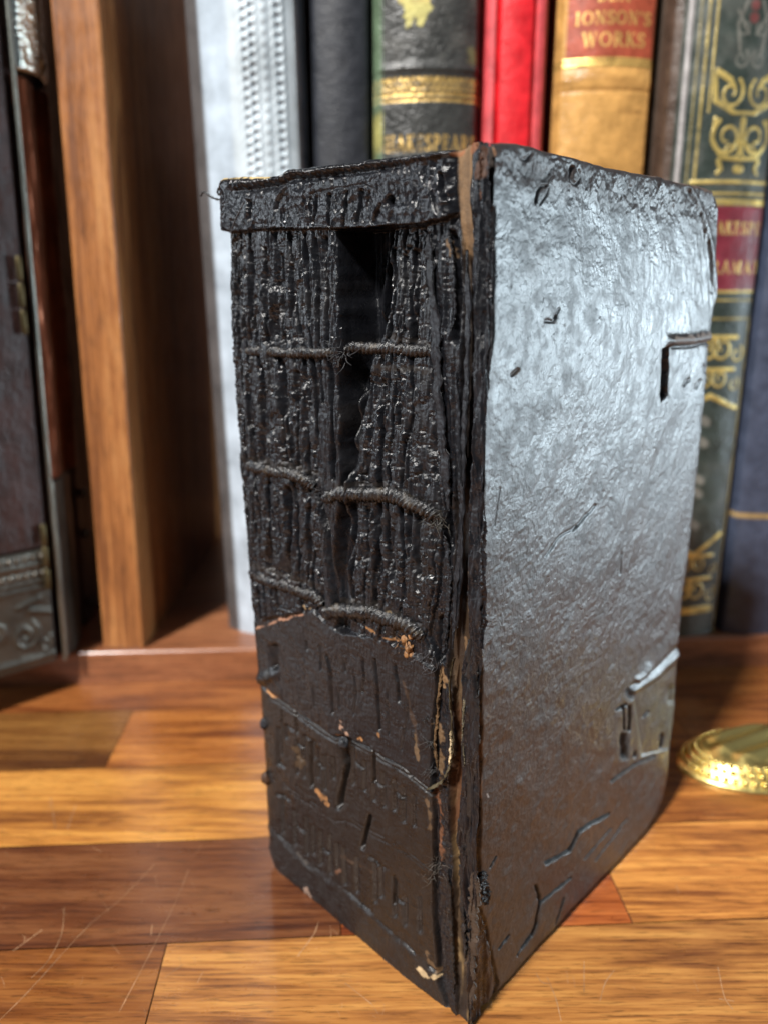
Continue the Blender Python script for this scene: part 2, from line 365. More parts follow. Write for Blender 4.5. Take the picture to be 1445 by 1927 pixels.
def shelf_book(name, label, xl, xr, y, ztop, paint, depth=.16, bulge=.006, lean=0., step=.00045, jointd=.002, cols=(.02, .02, .02), parts=None, z0=SH, mat='old', label_=True, corner=.006):
    """spine facing forward, boards and page block running back; paint(U,Z,w) -> C,R,G,H,zone"""
    w_ = xr-xl; root = thing(name, ((xl+xr)/2, y+depth/2, z0), label, 'book')
    u = np.arange(-w_/2, w_/2+step, step); z = np.arange(0, ztop-z0, step); U, Zl = np.meshgrid(u, z)
    Cc, Rr, Gg, Hh, zn = paint(U, Zl, w_)
    e = np.clip(np.abs(U)/(w_/2), 0, 1)
    prof = bulge*(1-e**2)-corner*ss(.86, 1.0, e)**2
    x = (xl+xr)/2+U+lean*Zl; yy = y-prof-Hh/1000+bulge
    P = np.stack([x, yy, z0+Zl], -1)
    names = parts or ['spine']
    for k, nm in enumerate(names):
        zm = zn == k
        ny, nx = U.shape; idx = np.arange(ny*nx).reshape(ny, nx)
        q = np.stack([idx[:-1, :-1], idx[:-1, 1:], idx[1:, 1:], idx[1:, :-1]], -1)[zm[:-1, :-1]]
        if not len(q): continue
        used = np.zeros(ny*nx, bool); used[q.ravel()] = True; rm = np.cumsum(used)-1
        link(nm, P.reshape(-1, 3)[used], rm[q], M[mat], root, True, {'Col': Cc.reshape(-1, 3)[used], 'rgh': Rr.ravel()[used], 'gilt': Gg.ravel()[used]})
    bm = simple(name+'_board', cols, .5, grain=600, bd=.00015)
    for s in (-1, 1):
        xc = (xl+xr)/2+s*(w_/2-.0016); V, F = boxmesh(0, 0, 0, .003, depth-.003, ztop-z0)
        V = [v+np.array([xc+lean*(v[2]+(ztop-z0)/2), y+bulge+corner*.7+depth/2, z0+(ztop-z0)/2]) for v in V]
        bevel(link('cover_board', V, F, bm, root, False), .0007, 2)
    V, F = boxmesh(0, 0, 0, w_-.008, depth-.02, ztop-z0-.012)
    V = [v+np.array([(xl+xr)/2+lean*(v[2]+(ztop-z0)/2), y+bulge+corner+depth/2, z0+(ztop-z0)/2]) for v in V]
    link('page_block', V, F, M['oldpages'], root, False)
    return root
TOP = .40
def zat(px, py, y): return fp(px, py, y)[2]-SH
def base_arrays(U, col, r=.45):
    return np.ones(U.shape+(3,))*np.array(col), np.full(U.shape, r), np.zeros(U.shape), np.zeros(U.shape), np.zeros(U.shape, int)

# ---- wooden slipcase, upright, its open side turned away
yb = onz(200, 1222, SH)[1]+.0005
x0 = foot(196, yb); x1 = foot(271, yb)
M['casewood'] = wood('walnut_case', (.17, .062, .020), (.33, .130, .040), (.46, .215, .075), rough=.36, axis='z', coat=.3, gs=.8)
M['caseshade'] = wood('walnut_case_shaded', (.07, .026, .011), (.12, .046, .018), (.17, .07, .027), rough=.45, axis='z', coat=.15, gs=.8)  # shaded copy of the case wood, the gap's darkness in its colour; unused
case = thing('wooden_case', ((x0+x1)/2, yb+.1, SH), 'tall orange-brown wooden case standing between the metal-bound book and the white book', 'case')
V, F = boxmesh((x0+x1)/2, yb+.006, SH+.20, x1-x0, .012, .40); bevel(link('front_panel', V, F, M['casewood'], case, False), .0012, 3)
V, F = boxmesh(x1-.004, yb+.012+.105, SH+.20, .008, .21, .3995); link('side_panel', V, F, M['casewood'], case, False)
V, F = boxmesh(x0+.004, yb+.012+.105, SH+.20, .008, .21, .3995); link('side_panel', V, F, M['casewood'], case, False)

# ---- white book with embossed dotted borders
yw = onz(475, 1195, SH)[1]
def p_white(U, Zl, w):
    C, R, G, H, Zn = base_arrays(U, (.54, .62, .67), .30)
    u = U/w+.5
    C = mixa(C, ss(.44, .40, u), hexc(.42, .50, .58)); C = mixa(C, ss(.19, .15, u), hexc(.085, .080, .080))  # shade beside the case put into the colour: duller band, dark left strip
    for c, ph in ((.56, 0), (.615, .5), (.82, 0.2)):                       # embossed chains of little rosettes
        zz_ = (Zl/.0042+ph); f = zz_-np.floor(zz_)-.5; d = np.hypot((u-c)*w/.0020, f/.42)
        H += -.9*np.exp(-(d*1.2)**2)+.5*np.exp(-((d-1.15)*3)**2)
    f = Zl/.0048-np.floor(Zl/.0048)-.5; H += .75*np.exp(-(np.hypot((u-.715)*w/.0011, f/.36))**2)
    for c in (.50, .665, .765, .885, .93): H += -.35*np.exp(-((u-c)*w/.0005)**2)
    H += .5*ss(.46, .50, u)*ss(.90, .87, u)
    C *= (1-.06*fbm(U*150, Zl*60, 3, 401)[..., None])
    return C, R, G, H, Zn
xa, xb = foot(416, yw), fp(583, 300, yw)[0]
shelf_book('white_book', 'blurred pale white book with embossed dotted lines down its spine, beside the wooden case', xa, xb, yw, SH+TOP, p_white, bulge=.014, cols=(.08, .078, .08), lean=-.012, corner=.012, step=.0004, mat='oldcloth')  # grey boards carry the shade of the gap in their colour
# ---- plain black book
yk = yw+.012
def p_black(U, Zl, w):
    C, R, G, H, Zn = base_arrays(U, (.016, .019, .026), .5); return C, R, G, H, Zn
shelf_book('black_book', 'plain black cloth book between the white book and the worn SHAKESPEARE volume', fp(585, 150, yk)[0], fp(699, 150, yk)[0], yk, SH+TOP, p_black, bulge=.004, cols=(.012, .014, .018), step=.0015)
# ---- worn dark Shakespeare
ys = yw+.004
xa, xb = fp(703, 150, ys)[0], fp(906, 150, ys)[0]; xm_ = (xa+xb)/2
def p_shak(U, Zl, w):
    C, R, G, H, Zn = base_arrays(U, (.040, .042, .040), .36)
    n = fbm(U*60, Zl*60, 4, 411); C = mixa(C, ss(.5, .7, n)*.6, hexc(.075, .075, .068)); R += .14*(n-.5)*2
    H += .22*(fbm(U*700, Zl*700, 3, 413)-.5)*2+.12*(ridged(U*420, Zl*420, 3, 415)-.5)*2
    zb0, zb1 = zat(800, 134, ys), zat(800, 120, ys)                          # raised band
    H += 1.1*np.exp(-((Zl-(zb0+zb1)/2)/.0018)**2); R = np.where(np.abs(Zl-(zb0+zb1)/2) < .0022, .24, R)
    z1, z0 = zat(800, 143, ys), zat(800, 171, ys)
    band = (Zl < z1) & (Zl > z0); f = (Zl-z0)/(z1-z0)
    ph = U/.0029; m = np.zeros(U.shape)
    for k in (0, .5):
        d = np.abs(f-.5-.38*np.sin(2*np.pi*(ph*.5+k))); m = np.maximum(m, ss(.13, .05, d))
    cellx = ph-np.floor(ph)-.5; m = np.maximum(m, ss(.30, .22, np.hypot(cellx, (f-.82)*1.4))*ss(.12, .18, np.hypot(cellx, (f-.82)*1.4)))
    m = np.maximum(m, .22); m = m*band*(1-.55*ss(.5, .65, fbm(U*260, Zl*260, 3, 417)))
    for py in (176, 187): zc = zat(800, py, ys); l = ss(.00095, .0006, np.abs(Zl-zc)); m = np.maximum(m, l*(.95-.3*ss(.5, .6, fbm(U*200, Zl*200, 2, 419)))); H -= .2*l
    zt = zat(800, 283, ys); hh = zat(800, 254, ys)-zt
    t = paint_segs(U, Zl, text_segs('SHAKESPEARE', .0003, zt, hh, w*.94, .3, .062), .00022)
    wear = ss(.66, .5, fbm(U*180, Zl*180, 3, 421)); hole = np.exp(-((U-(fp(784, 270, ys)[0]-xm_))/.0016)**2)
    m = np.maximum(m, t*(.55+.45*wear)*(1-.8*hole)); C = mixa(C, m, GOLD); G = m*.75; H -= .12*m
    # olive leather showing where the top is rubbed and along the left joint
    xp, zp = fp(782, 0, ys)[0]-xm_, zat(782, 22, ys)
    wr = ss(.0, .0012, (.0085-np.hypot((U-xp), (Zl-zp-.012)*.45)) + .0035*(fbm(U*300, Zl*300, 3, 423)-.5)*2)
    C = mixa(C, wr, hexc(.50, .46, .16)); C = mixa(C, wr*ss(.45, .6, fbm(U*400, Zl*400, 2, 425))*ss(.002, .012, Zl-zp), hexc(.52, .22, .07)); R = np.where(wr > .5, .7, R); G = G*(1-wr)
    ed = ss(.0055, .0030, U+w/2)*(.7+.3*fbm(U*100, Zl*60, 2, 427)); C = mixa(C, ed*.85, hexc(.13, .20, .12)); C = mixa(C, ed*ss(.55, .7, fbm(U*80, Zl*45, 3, 429)), hexc(.36, .33, .11)); G *= 1-ed
    d2 = ss(.004, .001, np.hypot(U-(fp(892, 100, ys)[0]-xm_), (Zl-zat(892, 100, ys))*.8)+.003*(fbm(U*300, Zl*300, 2, 431)-.5)); C = mixa(C, d2*.5, hexc(.25, .24, .10))
    return C, R, G, H, Zn
shelf_book('leather_book', 'worn dark leather book reading SHAKESPEARE in gilt, a yellow rubbed patch above', xa, xb, ys, SH+TOP, p_shak, bulge=.0075, cols=(.03, .05, .032), step=.00034, corner=.004)
# ---- red cloth book with grooves
yr = yw+.004
xa, xb = fp(914, 120, yr)[0], fp(1029, 120, yr)[0]
def p_red(U, Zl, w):
    C, R, G, H, Zn = base_arrays(U, (.62, .012, .020), .42); u = U/w+.5
    for c in (.19, .79): H -= 3.2*np.exp(-((u-c)/.028)**2)
    side = ss(.19, .16, u)+ss(.79, .82, u); C = mixa(C, side*.75, hexc(.52, .085, .095)); R += side*.2
    H += .06*(fbm(U*1400, Zl*1400, 2, 441)-.5)
    return C, R, G, H, Zn
shelf_book('red_book', 'bright red cloth book with two upright grooves between the dark and the tan leather books', xa, xb, yr, SH+TOP, p_red, bulge=.0035, cols=(.45, .015, .02), step=.0004, corner=.002)
# ---- tan calf Ben Jonson with red label
yj = yw+.004
xa, xb = foot(1052, yj)*0+fp(1047, 200, yj)[0], fp(1233, 200, yj)[0]; xj = (xa+xb)/2
def p_jon(U, Zl, w):
    C, R, G, H, Zn = base_arrays(U, (.56, .31, .095), .30)
    n = fbm(U*70, Zl*70, 4, 451); C *= (.82+.36*n[..., None]); C = mixa(C, ss(.62, .8, fbm(U*30, Zl*200, 3, 453))*.35, hexc(.24, .11, .03))
    zl = zat(1140, 106, yj); lab = (Zl > zl) & (np.abs(U) < w*.475) & (U > -w*.42)
    red = hexc(.36, .075, .038)*(.75+.5*fbm((U+Zl*.6)*420, (Zl-U*.6)*60, 3, 455)[..., None]); C = np.where(lab[..., None], red, C); Zn[lab] = 1; H += .25*lab; R = np.where(lab, .42, R)
    lo = [('JONSONS', 20, 45), ('WORKS', 61, 86), ('BEN', -28, 1)]
    m = np.zeros(U.shape)
    for txt, yt, ybm in (("JONSON'S", 21, 44), ('WORKS', 61, 86), ('BEN', -24, 1)):
        z0, z1 = zat(1150, ybm, yj), zat(1150, yt, yj); xc = (fp(1156, (yt+ybm)/2, yj)[0]-xj)
        wd = {'WORKS': .63, 'BEN': .32}.get(txt, .755)*w
        m = np.maximum(m, paint_segs(U, Zl, text_segs(txt, xc, z0, z1-z0, wd, .2), .00020)*.9)
    for py in (112, 121): zc = zat(1140, py, yj); l = ss(.00095, .00055, np.abs(Zl-zc)); m = np.maximum(m, l); H += .25*l
    H += .9*np.exp(-((Zl-zat(1140, 150, yj))/.0042)**2)*(.7+.4*fbm(U*240, Zl*200, 2, 457)); H -= .3*np.exp(-((Zl-zat(1140, 170, yj))/.0008)**2)
    R = np.where(np.abs(Zl-zat(1140, 150, yj)) < .004, .24, R)
    C = mixa(C, m, GOLD*1.1); G = m*.7; H += .10*(fbm(U*600, Zl*600, 3, 459)-.5)
    sp1 = ss(.0012, .0006, np.hypot(U-(fp(1202, 208, yj)[0]-xj), Zl-zat(1202, 208, yj))); C = mixa(C, sp1*.5, hexc(.1, .05, .02))
    return C, R, G, H, Zn
shelf_book('tan_book', "tan calf book with a red label reading BEN JONSON'S WORKS above a double gilt line", xa, xb, yj, SH+TOP, p_jon, bulge=.006, cols=(.30, .14, .05), step=.00034, parts=['spine', 'title_label'], corner=.005)
# ---- dark green gilt volume
yg = yw-.004
xa, xb = fp(1256, 160, yg)[0], fp(1487, 160, yg)[0]; xg = (xa+xb)/2
def scroll(cx, cz, s, flip, turns=1.25):
    p = []; n = 40
    for i in range(n+1):
        t = i/n; a = turns*2*np.pi*t; r = s*(1-.78*t); p.append((cx+flip*r*math.cos(a+2.2), cz+r*math.sin(a+2.2)*1.15))
    return [(p[i][0], p[i][1], p[i+1][0], p[i+1][1], s*.10*(1.2-.5*i/n)) for i in range(n)]
def p_grn(U, Zl, w):
    C, R, G, H, Zn = base_arrays(U, (.030, .042, .036), .34)
    n = fbm(U*60, Zl*45, 4, 461); C = mixa(C, ss(.48, .7, n)*.7, hexc(.085, .095, .085)); R += .12*(n-.5)*2
    gx = lambda px, py: fp(px, py, yg)[0]-xg
    br = ss(.0, .0012, gx(1284, 160)-U); C = mixa(C, br, hexc(.075, .045, .032)*(.6+.8*fbm(U*200, Zl*60, 3, 463)[..., None]) if False else hexc(.075, .048, .034))
    C = mixa(C, ss(.0016, .0008, np.abs(U-gx(1293, 160)))*.75, hexc(.52, .50, .50)); H += 1.2*np.exp(-((U-gx(1291, 160))/.0016)**2)  # pale strip is a highlight put into the colour, along a raised ridge
    m = np.zeros(U.shape)
    def vl(px, z0, z1, wd=.0005, a=.7):
        nonlocal m; x = gx(px, 160); m = np.maximum(m, ss(wd+.0003, wd-.0002, np.abs(U-x))*(Zl > z0)*(Zl < z1)*a)
    def hl(py, wd=.0005, a=.85, u0=None):
        nonlocal m; z = zat(1400, py, yg); m = np.maximum(m, ss(wd+.0003, wd-.0002, np.abs(Zl-z))*(U > (gx(1300, py) if u0 is None else u0))*a)
    zt = zat(1400, 338, yg)
    vl(1324, zt, 1, .0005, .6); vl(1338, zt+.03, 1, .0004, .7); vl(1310, 0, 1, .0003, .35)
    for py, wd, a in ((342, .0007, .9), (364, .0005, .8), (380, .0014, .95), (549, .0006, .85), (565, .0004, .6), (600, .0004, .5), (975, .0, 0)): 
        if a: hl(py, wd, a)
    # gilt ornaments, mirrored about the spine's centre
    cx = gx(1398, 240); segs = []
    for s in (-1, 1):
        segs += scroll(cx+s*.0075, zat(1400, 175, yg), .0062, s); segs += scroll(cx+s*.0072, zat(1400, 258, yg), .0078, -s, 1.4); segs += scroll(cx+s*.0050, zat(1400, 282, yg), .0050, s, 1.1)
        segs += [(cx+s*.0150, zat(1400, 133, yg), cx+s*.0085, zat(1400, 150, yg), .0013), (cx+s*.0085, zat(1400, 150, yg), cx+s*.0065, zat(1400, 163, yg), .0010), (cx+s*.016, zat(1400, 140, yg), cx+s*.0145, zat(1400, 190, yg), .0011), (cx+s*.0145, zat(1400, 190, yg), cx+s*.006, zat(1400, 210, yg), .0011)]
        segs += arc(cx, zat(1400, 250, yg), .0150, .0148, 200 if s < 0 else 340, 150 if s < 0 else 390, 8, .001)[:0]
        segs += [(cx+s*.0138, zat(1400, 222, yg), cx+s*.0145, zat(1400, 262, yg), .0007), (cx+s*.0145, zat(1400, 262, yg), cx+s*.0095, zat(1400, 296, yg), .0008), (cx+s*.0095, zat(1400, 296, yg), cx, zat(1400, 300, yg), .0009)]
        segs += [(cx+s*.0105, zat(1400, 303, yg), cx+s*.0090, zat(1400, 318, yg), .0010), (cx+s*.0090, zat(1400, 318, yg), cx+s*.0105, zat(1400, 326, yg), .0008)]
        for j, (px, pz) in enumerate(((.0, .0),)): pass
    segs += [(cx-.001, zat(1400, 318, yg), cx+.001, zat(1400, 318, yg), .0018), (cx, zat(1400, 225, yg), cx, zat(1400, 285, yg), .0014), (cx-.006, zat(1400, 212, yg), cx+.006, zat(1400, 212, yg), .0008)]
    # lower panel ornaments
    for pyc, kk in ((655, 1.0), (712, .8), (1062, .7), (1110, .95)):
        for s in (-1, 1): segs += scroll(cx+s*.0045-.002, zat(1390, pyc, yg), .0062*kk, s, 1.3); segs += scroll(cx+s*.013-.002, zat(1390, pyc+12, yg), .0042*kk, -s, 1.1)
        segs += [(cx-.012, zat(1390, pyc-20*kk, yg), cx+.010, zat(1390, pyc-20*kk, yg), .0010)]
    segs += [(cx-.017, zat(1390, 770, yg), cx-.002, zat(1390, 745, yg), .0012), (cx+.014, zat(1390, 770, yg), cx-.002, zat(1390, 745, yg), .0012), (cx-.017, zat(1390, 1020, yg), cx-.002, zat(1390, 1045, yg), .0012), (cx+.014, zat(1390, 1010, yg), cx-.002, zat(1390, 1045, yg), .0012), (cx-.012, zat(1390, 1150, yg), cx+.012, zat(1390, 1150, yg), .0022)]
    o_ = paint_segs(U, Zl, [(a, b, c, d, e*1.0) for a, b, c, d, e in segs], .0003); m = np.maximum(m, o_*.95)
    zlo = zat(1400, 600, yg)
    vr = gx(1462, 300); m = np.maximum(m, ss(.0022, .0014, np.abs(U-vr))*(Zl < zlo)*.55); m = np.maximum(m, ss(.0022, .0014, np.abs(U+vr-2*cx))*(Zl < zlo)*.55)
    # silvery tarnished foliage in the upper panel and down the middle
    sil = []
    for s in (-1, 1):
        sil += scroll(cx+s*.0045, zat(1400, 110, yg), .0038, s); sil += [(cx+s*.0075, zat(1400, 45, yg), cx+s*.0055, zat(1400, 95, yg), .0006), (cx+s*.004, zat(1400, 0, yg), cx+s*.0075, zat(1400, 45, yg), .0007), (cx+s*.0078, zat(1400, 20, yg), cx+s*.0020, zat(1400, 62, yg), .0007)]
        sil += scroll(cx+s*.004, zat(1400, 50, yg), .0036, -s)
    for py in (790, 830, 900, 925, 985): sil += [(cx-.0015-.003, zat(1390, py, yg), cx-.002, zat(1390, py+6, yg), .0022)]
    sm = paint_segs(U, Zl, sil, .0005)*.55; C = mixa(C, sm, hexc(.26, .25, .22))
    for cz in (8, 32): C = mixa(C, ss(.0030, .0015, np.hypot(U-cx, Zl-zat(1400, cz, yg)))*.6, hexc(.22, .05, .05))
    # maroon label
    za, zb = zat(1400, 547, yg), zat(1400, 388, yg); lab = (Zl > za) & (Zl < zb) & (U > gx(1308, 450)) & (U < gx(1490, 450)); 
    C = np.where(lab[..., None], hexc(.16, .022, .035)*(.7+.6*fbm(U*120, Zl*120, 3, 471)[..., None]), C); Zn[lab] = 1; H += .25*lab; R = np.where(lab, .30+.1*n, R)
    wear = .55+.45*ss(.65, .45, fbm(U*200, Zl*200, 3, 473))
    m = np.where(lab, 0, m*(.55+.45*ss(.7, .5, fbm(U*160, Zl*160, 3, 475))))
    for txt, yt, ybm, wd in (('SHAKESPEARE', 418, 440, .80), ('DRAMATIC', 492, 514, .72)):
        z0, z1 = zat(1400, ybm, yg), zat(1400, yt, yg); m = np.maximum(m, paint_segs(U, Zl, text_segs(txt, gx(1400, 450), z0, z1-z0, wd*w, .3), .00025)*wear)
    C = mixa(C, m, hexc(.70, .54, .17)); G = m*.6; H += .3*m+.08*(fbm(U*500, Zl*500, 3, 477)-.5)
    return C, R, G, H, Zn
shelf_book('green_gilt_book', 'dark green book with gold scroll ornaments and a maroon label, right of the tan book', xa, xb, yg, SH+TOP, p_grn, bulge=.009, cols=(.05, .035, .025), step=.00036, parts=['spine', 'title_label'], corner=.008)
# ---- navy book at the far right
yn = yg+.004
def p_navy(U, Zl, w):
    C, R, G, H, Zn = base_arrays(U, (.045, .058, .095), .42); z = zat(1430, 972, yn); m = ss(.0018, .001, np.abs(Zl-z))*.6; C = mixa(C, m, GOLD*.8); G = m*.5; return C, R, G, H, Zn
xa = xb+.0006
shelf_book('navy_book', 'dull navy book with one thin gold line, at the right edge past the green book', xa, xa+.045, yn, SH+TOP, p_navy, bulge=.004, cols=(.03, .04, .06), step=.0008)

# ================================================================== metal-bound book at the left
M['hsilver'] = simple('tarnished_silver', (.62, .64, .58), .26, metal=1, grain=260, bd=.0009, var=.35)
M['pinmetal'] = simple('dull_pin', (.26, .27, .24), .36, metal=1, grain=260, bd=.0003, var=.35)
M['pewter'] = simple('worn_pewter', (.12, .115, .10), .42, metal=.85, grain=300, bd=.0004, var=.4)
M['copper'] = simple('aged_copper', (.26, .10, .055), .40, metal=.8, grain=200, bd=.0004, var=.5)
M['brassold'] = simple('old_brass', (.10, .08, .04), .45, metal=.9, grain=300, bd=.0002, var=.3)
M['darkleather'] = simple('oxblood_leather', (.035, .017, .016), .45, grain=500, bd=.0005, var=.6)
ym = onz(120, 1240, SH)[1]; xm0 = onz(120, 1240, SH)[0]
# its front edge runs from the rod (nearest the middle) towards the lower left; the other side turns back to the right
pL = onz(-60, 1301, SH); pM = onz(118, 1243, SH); pR = onz(152, 1196, SH)
dL = (pL-pM)/np.linalg.norm(pL-pM); nL = np.array([dL[1], -dL[0], 0]); nL = nL if nL @ (CAM-pM) > 0 else -nL
dR = (pR-pM)/np.linalg.norm(pR-pM); nR = np.array([dR[1], -dR[0], 0]); nR = nR if nR @ (CAM-pM) > 0 else -nR
mb = thing('metal_bound_book', pM, 'dark leather book with hammered silver, copper strips and hinge pins, at the left edge', 'book')
HM = .40
LW = np.linalg.norm(pL-pM); RW = .12
pts = [pM, pM+dL*.11, pM+dL*.11+dR*RW, pM+dR*RW]
V, F = prism([(p-nR*.002-nL*.002)[:2] for p in pts], SH+.0005, SH+HM); link('leather_cover', V, F, M['darkleather'], mb, False)
def lgrid(nm, a0, a1, z0, z1, hf, mat, P=pM, d=dL, n=nL, step=.0005, cf=None):
    P = np.array([P[0], P[1], 0.])
    a = np.arange(a0, a1+step*.5, step); z = np.arange(z0, z1, step); A_, Z_ = np.meshgrid(a, z); Hh = hf(A_, Z_)
    e = np.minimum(np.minimum(A_-a0, a1-A_), np.minimum(Z_-z0, z1-Z_)); Hh = Hh-1.5*np.exp(-(e/.0006)**2)
    P_ = P+A_[..., None]*d+n*(Hh[..., None]/1000)+Z3*Z_[..., None]
    fl = (np.cross(d, Z3) @ n) < 0
    return grid(nm, P_, mat, mb, None, None, fl)
zof = lambda py: onplane(100, py, pM, nR)[2]
zA = onplane(35, 208, pM, nL)[2]; zBt = onplane(60, 1035, pM, nL)[2]
# leather panel with mottled relief
lgrid('leather_panel', .0025, .075, zBt, SH+HM, lambda A_, Z_: .8*(fbm(A_*150, Z_*60, 4, 501)-.5)*2+.3, M['darkleather'])
# lower sheath: pewter with beaded rows and scrolls
def low_h(A_, Z_):
    h = .8+.5*(fbm(A_*120, Z_*120, 3, 503)-.5)
    for zc, r in ((zBt-.0035, .0016), (zBt-.0125, .0014)):
        f = A_/.0040-np.floor(A_/.0040)-.5; h += 1.6*np.exp(-((f*.004)**2+(Z_-zc)**2)/(r*.8)**2)
    for zc, wd in ((zBt-.0075, .0016), (zBt-.0165, .0007), (zBt-.020, .0007), (SH+.006, .0016)): h += .9*np.exp(-((Z_-zc)/wd)**2)
    s = scroll(.018, SH+.020, .007, 1, 1.5)+scroll(.032, SH+.026, .006, -1, 1.4)+scroll(.008, SH+.013, .004, 1, 1.2)+[(.004, SH+.030, .014, SH+.033, .0012), (.010, SH+.0385, .02, SH+.036, .001)]
    h += 1.1*paint_segs(A_, Z_, s, .0012); return h
lgrid('pewter_sheath', .0028, .075, SH+.0006, zBt, low_h, M['pewter'], step=.0004)
# right-hand side: hammered silver above, copper folds, pewter sheath below
def ham(A_, Z_):
    return 1.2+.9*ridged(A_*330, Z_*330, 2, 507)+7.0*np.sin(np.pi*np.clip(A_/.036, 0, 1))**.7
lgrid('hammered_silver_strip', .0015, .036, zof(205), SH+HM, ham, M['hsilver'], d=dR, n=nR, step=.00035)
V, F = boxmesh(0, 0, 0, 1, 1, 1)
def cop(A_, Z_): return 1.0+2.2*np.exp(-((A_-.014)/.0085)**2)+3.0*np.exp(-((A_-.037)/.0045)**2)-1.6*np.exp(-((A_-.027)/.0028)**2)+.8*(fbm(A_*240, Z_*40, 4, 509)-.5)*2
lgrid('copper_strip', .0018, .0440, zof(893), zof(212)+.001, cop, M['copper'], d=dR, n=nR, step=.0004)
lgrid('pewter_corner', .0018, .0300, SH+.0006, zof(893), lambda A_, Z_: 1.3+2.0*np.sin(np.pi*np.clip(A_/.030, 0, 1))**.5+.6*(fbm(A_*150, Z_*50, 3, 511)-.5)*2, M['pewter'], d=dR, n=nR)
lgrid('dark_fore_edge', .0445, RW, SH+.0006, SH+HM-.02, lambda A_, Z_: -.5+.8*(fbm(A_*120, Z_*60, 4, 513)-.5)*2, M['darkleather'], d=dR, n=nR, step=.001)
for py in (930, 1015, 1165):
    p = pM*np.array([1, 1, 0])+dR*.056+nR*.0010; z = onplane(146, py, pM, nR)[2]; th = np.linspace(0, np.pi, 8); 
    V, F = tube(np.array([p+Z3*(z-.003), p+Z3*(z-.0015), p+Z3*(z+.0015), p+Z3*(z+.003)]), [.0006, .0018, .0018, .0006], 10); link('small_rivet', V, F, M['pewter'], mb)
# long pin and hinge knuckles on the corner
zz_ = np.linspace(SH+.001, SH+HM, 60); cpt = pM*np.array([1, 1, 0])+nL*.0012+nR*.0012
P_ = cpt+Z3*zz_[:, None]; V, F = tube(P_, .0011, 14, jit=.06, seed=520); link('hinge_pin', V, F, M['pinmetal'], mb)
for pyt, pyb in ((480, 628), (985, 1112)):
    cc = pM*np.array([1, 1, 0])+nL*.0030+dL*.0050; zt, zb = onplane(50, pyt, pM, nL)[2], onplane(60, pyb, pM, nL)[2]; n_ = 3
    for i in range(n_):
        a, b = zb+(zt-zb)*i/n_, zb+(zt-zb)*(i+1)/n_-.0006
        V, F = tube(np.array([cc+Z3*a, cc+Z3*(a+.0003), cc+Z3*(a+.0008), cc+Z3*(b-.0008), cc+Z3*(b-.0003), cc+Z3*b]), [.0003, .0013, .0015, .0015, .0013, .0003], 14); link('hinge_knuckle', V, F, M['brassold'], mb)
mb.rotation_euler[1] = .030; case.rotation_euler[1] = .021

# ================================================================== brass ornament on the lower board
mm, nt, b = newmat('polished_brass'); b.inputs['Base Color'].default_value = (.86, .68, .24, 1); b.inputs['Metallic'].default_value = 1; b.inputs['Roughness'].default_value = .34
bump(nt, b, noise(nt, coords(nt), 220, 3, .5), .0003); M['brass'] = mm
M['brassbead'] = simple('bright_brass_beads', (.80, .62, .20), .22, metal=1, grain=300, bd=.00005, var=.1)
bl = onz(1276, 1432); bf = onz(1400, 1496); 
cx, cy = bl[0]+.0345, bf[1]+.0215
orn = thing('brass_ornament', (cx, cy, 0), 'shiny brass ornament with a beaded rim lying on the wood at the right edge', 'ornament')
nr, na = 110, 360
rr, tt = np.meshgrid(np.linspace(0, 1, nr), np.linspace(0, 2*np.pi, na, endpoint=False), indexing='ij')
lob = 1.0; RX, RY = .0365, .0225
def oh(r, t):
    h = .0020+.0062*ss(1.0, .74, r)-.0016*ss(.72, .55, r)
    return h
ux = rr*np.cos(tt)*lob; uy = rr*np.sin(tt)*lob; hz = oh(rr, tt); hz = np.where(rr > .995, 0.0002, hz)
# folded centre rising to the upper right
def fold(x0, y0, x1, y1, w_, h_):
    d = segdist(ux*RX, uy*RY, [(x0, y0), (x1, y1)]); t = np.clip(((ux*RX-x0)*(x1-x0)+(uy*RY-y0)*(y1-y0))/((x1-x0)**2+(y1-y0)**2), 0, 1)
    return h_*np.exp(-(d/w_)**2)*(.35+.65*t)
core = ss(.86, .50, rr)
hz = hz+core*(fold(-.019, -.003, .024, .013, .0042, .0080)+fold(-.019, .007, .018, .017, .0034, .0062)+fold(-.012, -.010, .027, .003, .0036, .0072)+fold(.002, -.013, .028, -.006, .0032, .0050)+.0035)
V = np.stack([cx+ux*RX, cy+uy*RY, hz], -1).reshape(-1, 3); idx = np.arange(nr*na).reshape(nr, na); nx_ = np.roll(idx, -1, 1)
F = np.stack([idx[:-1], idx[1:], nx_[1:], nx_[:-1]], -1).reshape(-1, 4); link('brass_body', V, F, M['brass'], orn)
Vs = []; Fs = []; k = 0; th = np.linspace(0, np.pi, 7); ph = np.linspace(0, 2*np.pi, 10, endpoint=False); T_, P_ = np.meshgrid(th, ph, indexing='ij')
sph = np.stack([np.sin(T_)*np.cos(P_), np.sin(T_)*np.sin(P_), np.cos(T_)], -1).reshape(-1, 3); i_ = np.arange(70).reshape(7, 10); j_ = np.roll(i_, -1, 1); sf = np.stack([i_[:-1], i_[1:], j_[1:], j_[:-1]], -1).reshape(-1, 4)
for row, (rad, br) in enumerate(((.925, .00135), (.848, .00135), (.771, .0013), (.70, .0012))):
    nb = 50-row*3
    for i in range(nb):
        a = 2*np.pi*(i+.5*(row % 2))/nb
        if row == 3 and 3.6 < a < 4.2: continue
        l = 1.0; Vs.append(sph*br+np.array([cx+rad*l*RX*math.cos(a), cy+rad*l*RY*math.sin(a), float(oh(np.array(rad), 0))+.0006])); Fs.append(sf+k); k += 70
link('beaded_rim', np.vstack(Vs), np.vstack(Fs), M['brassbead'], orn)
Vs = []; Fs = []; k = 0
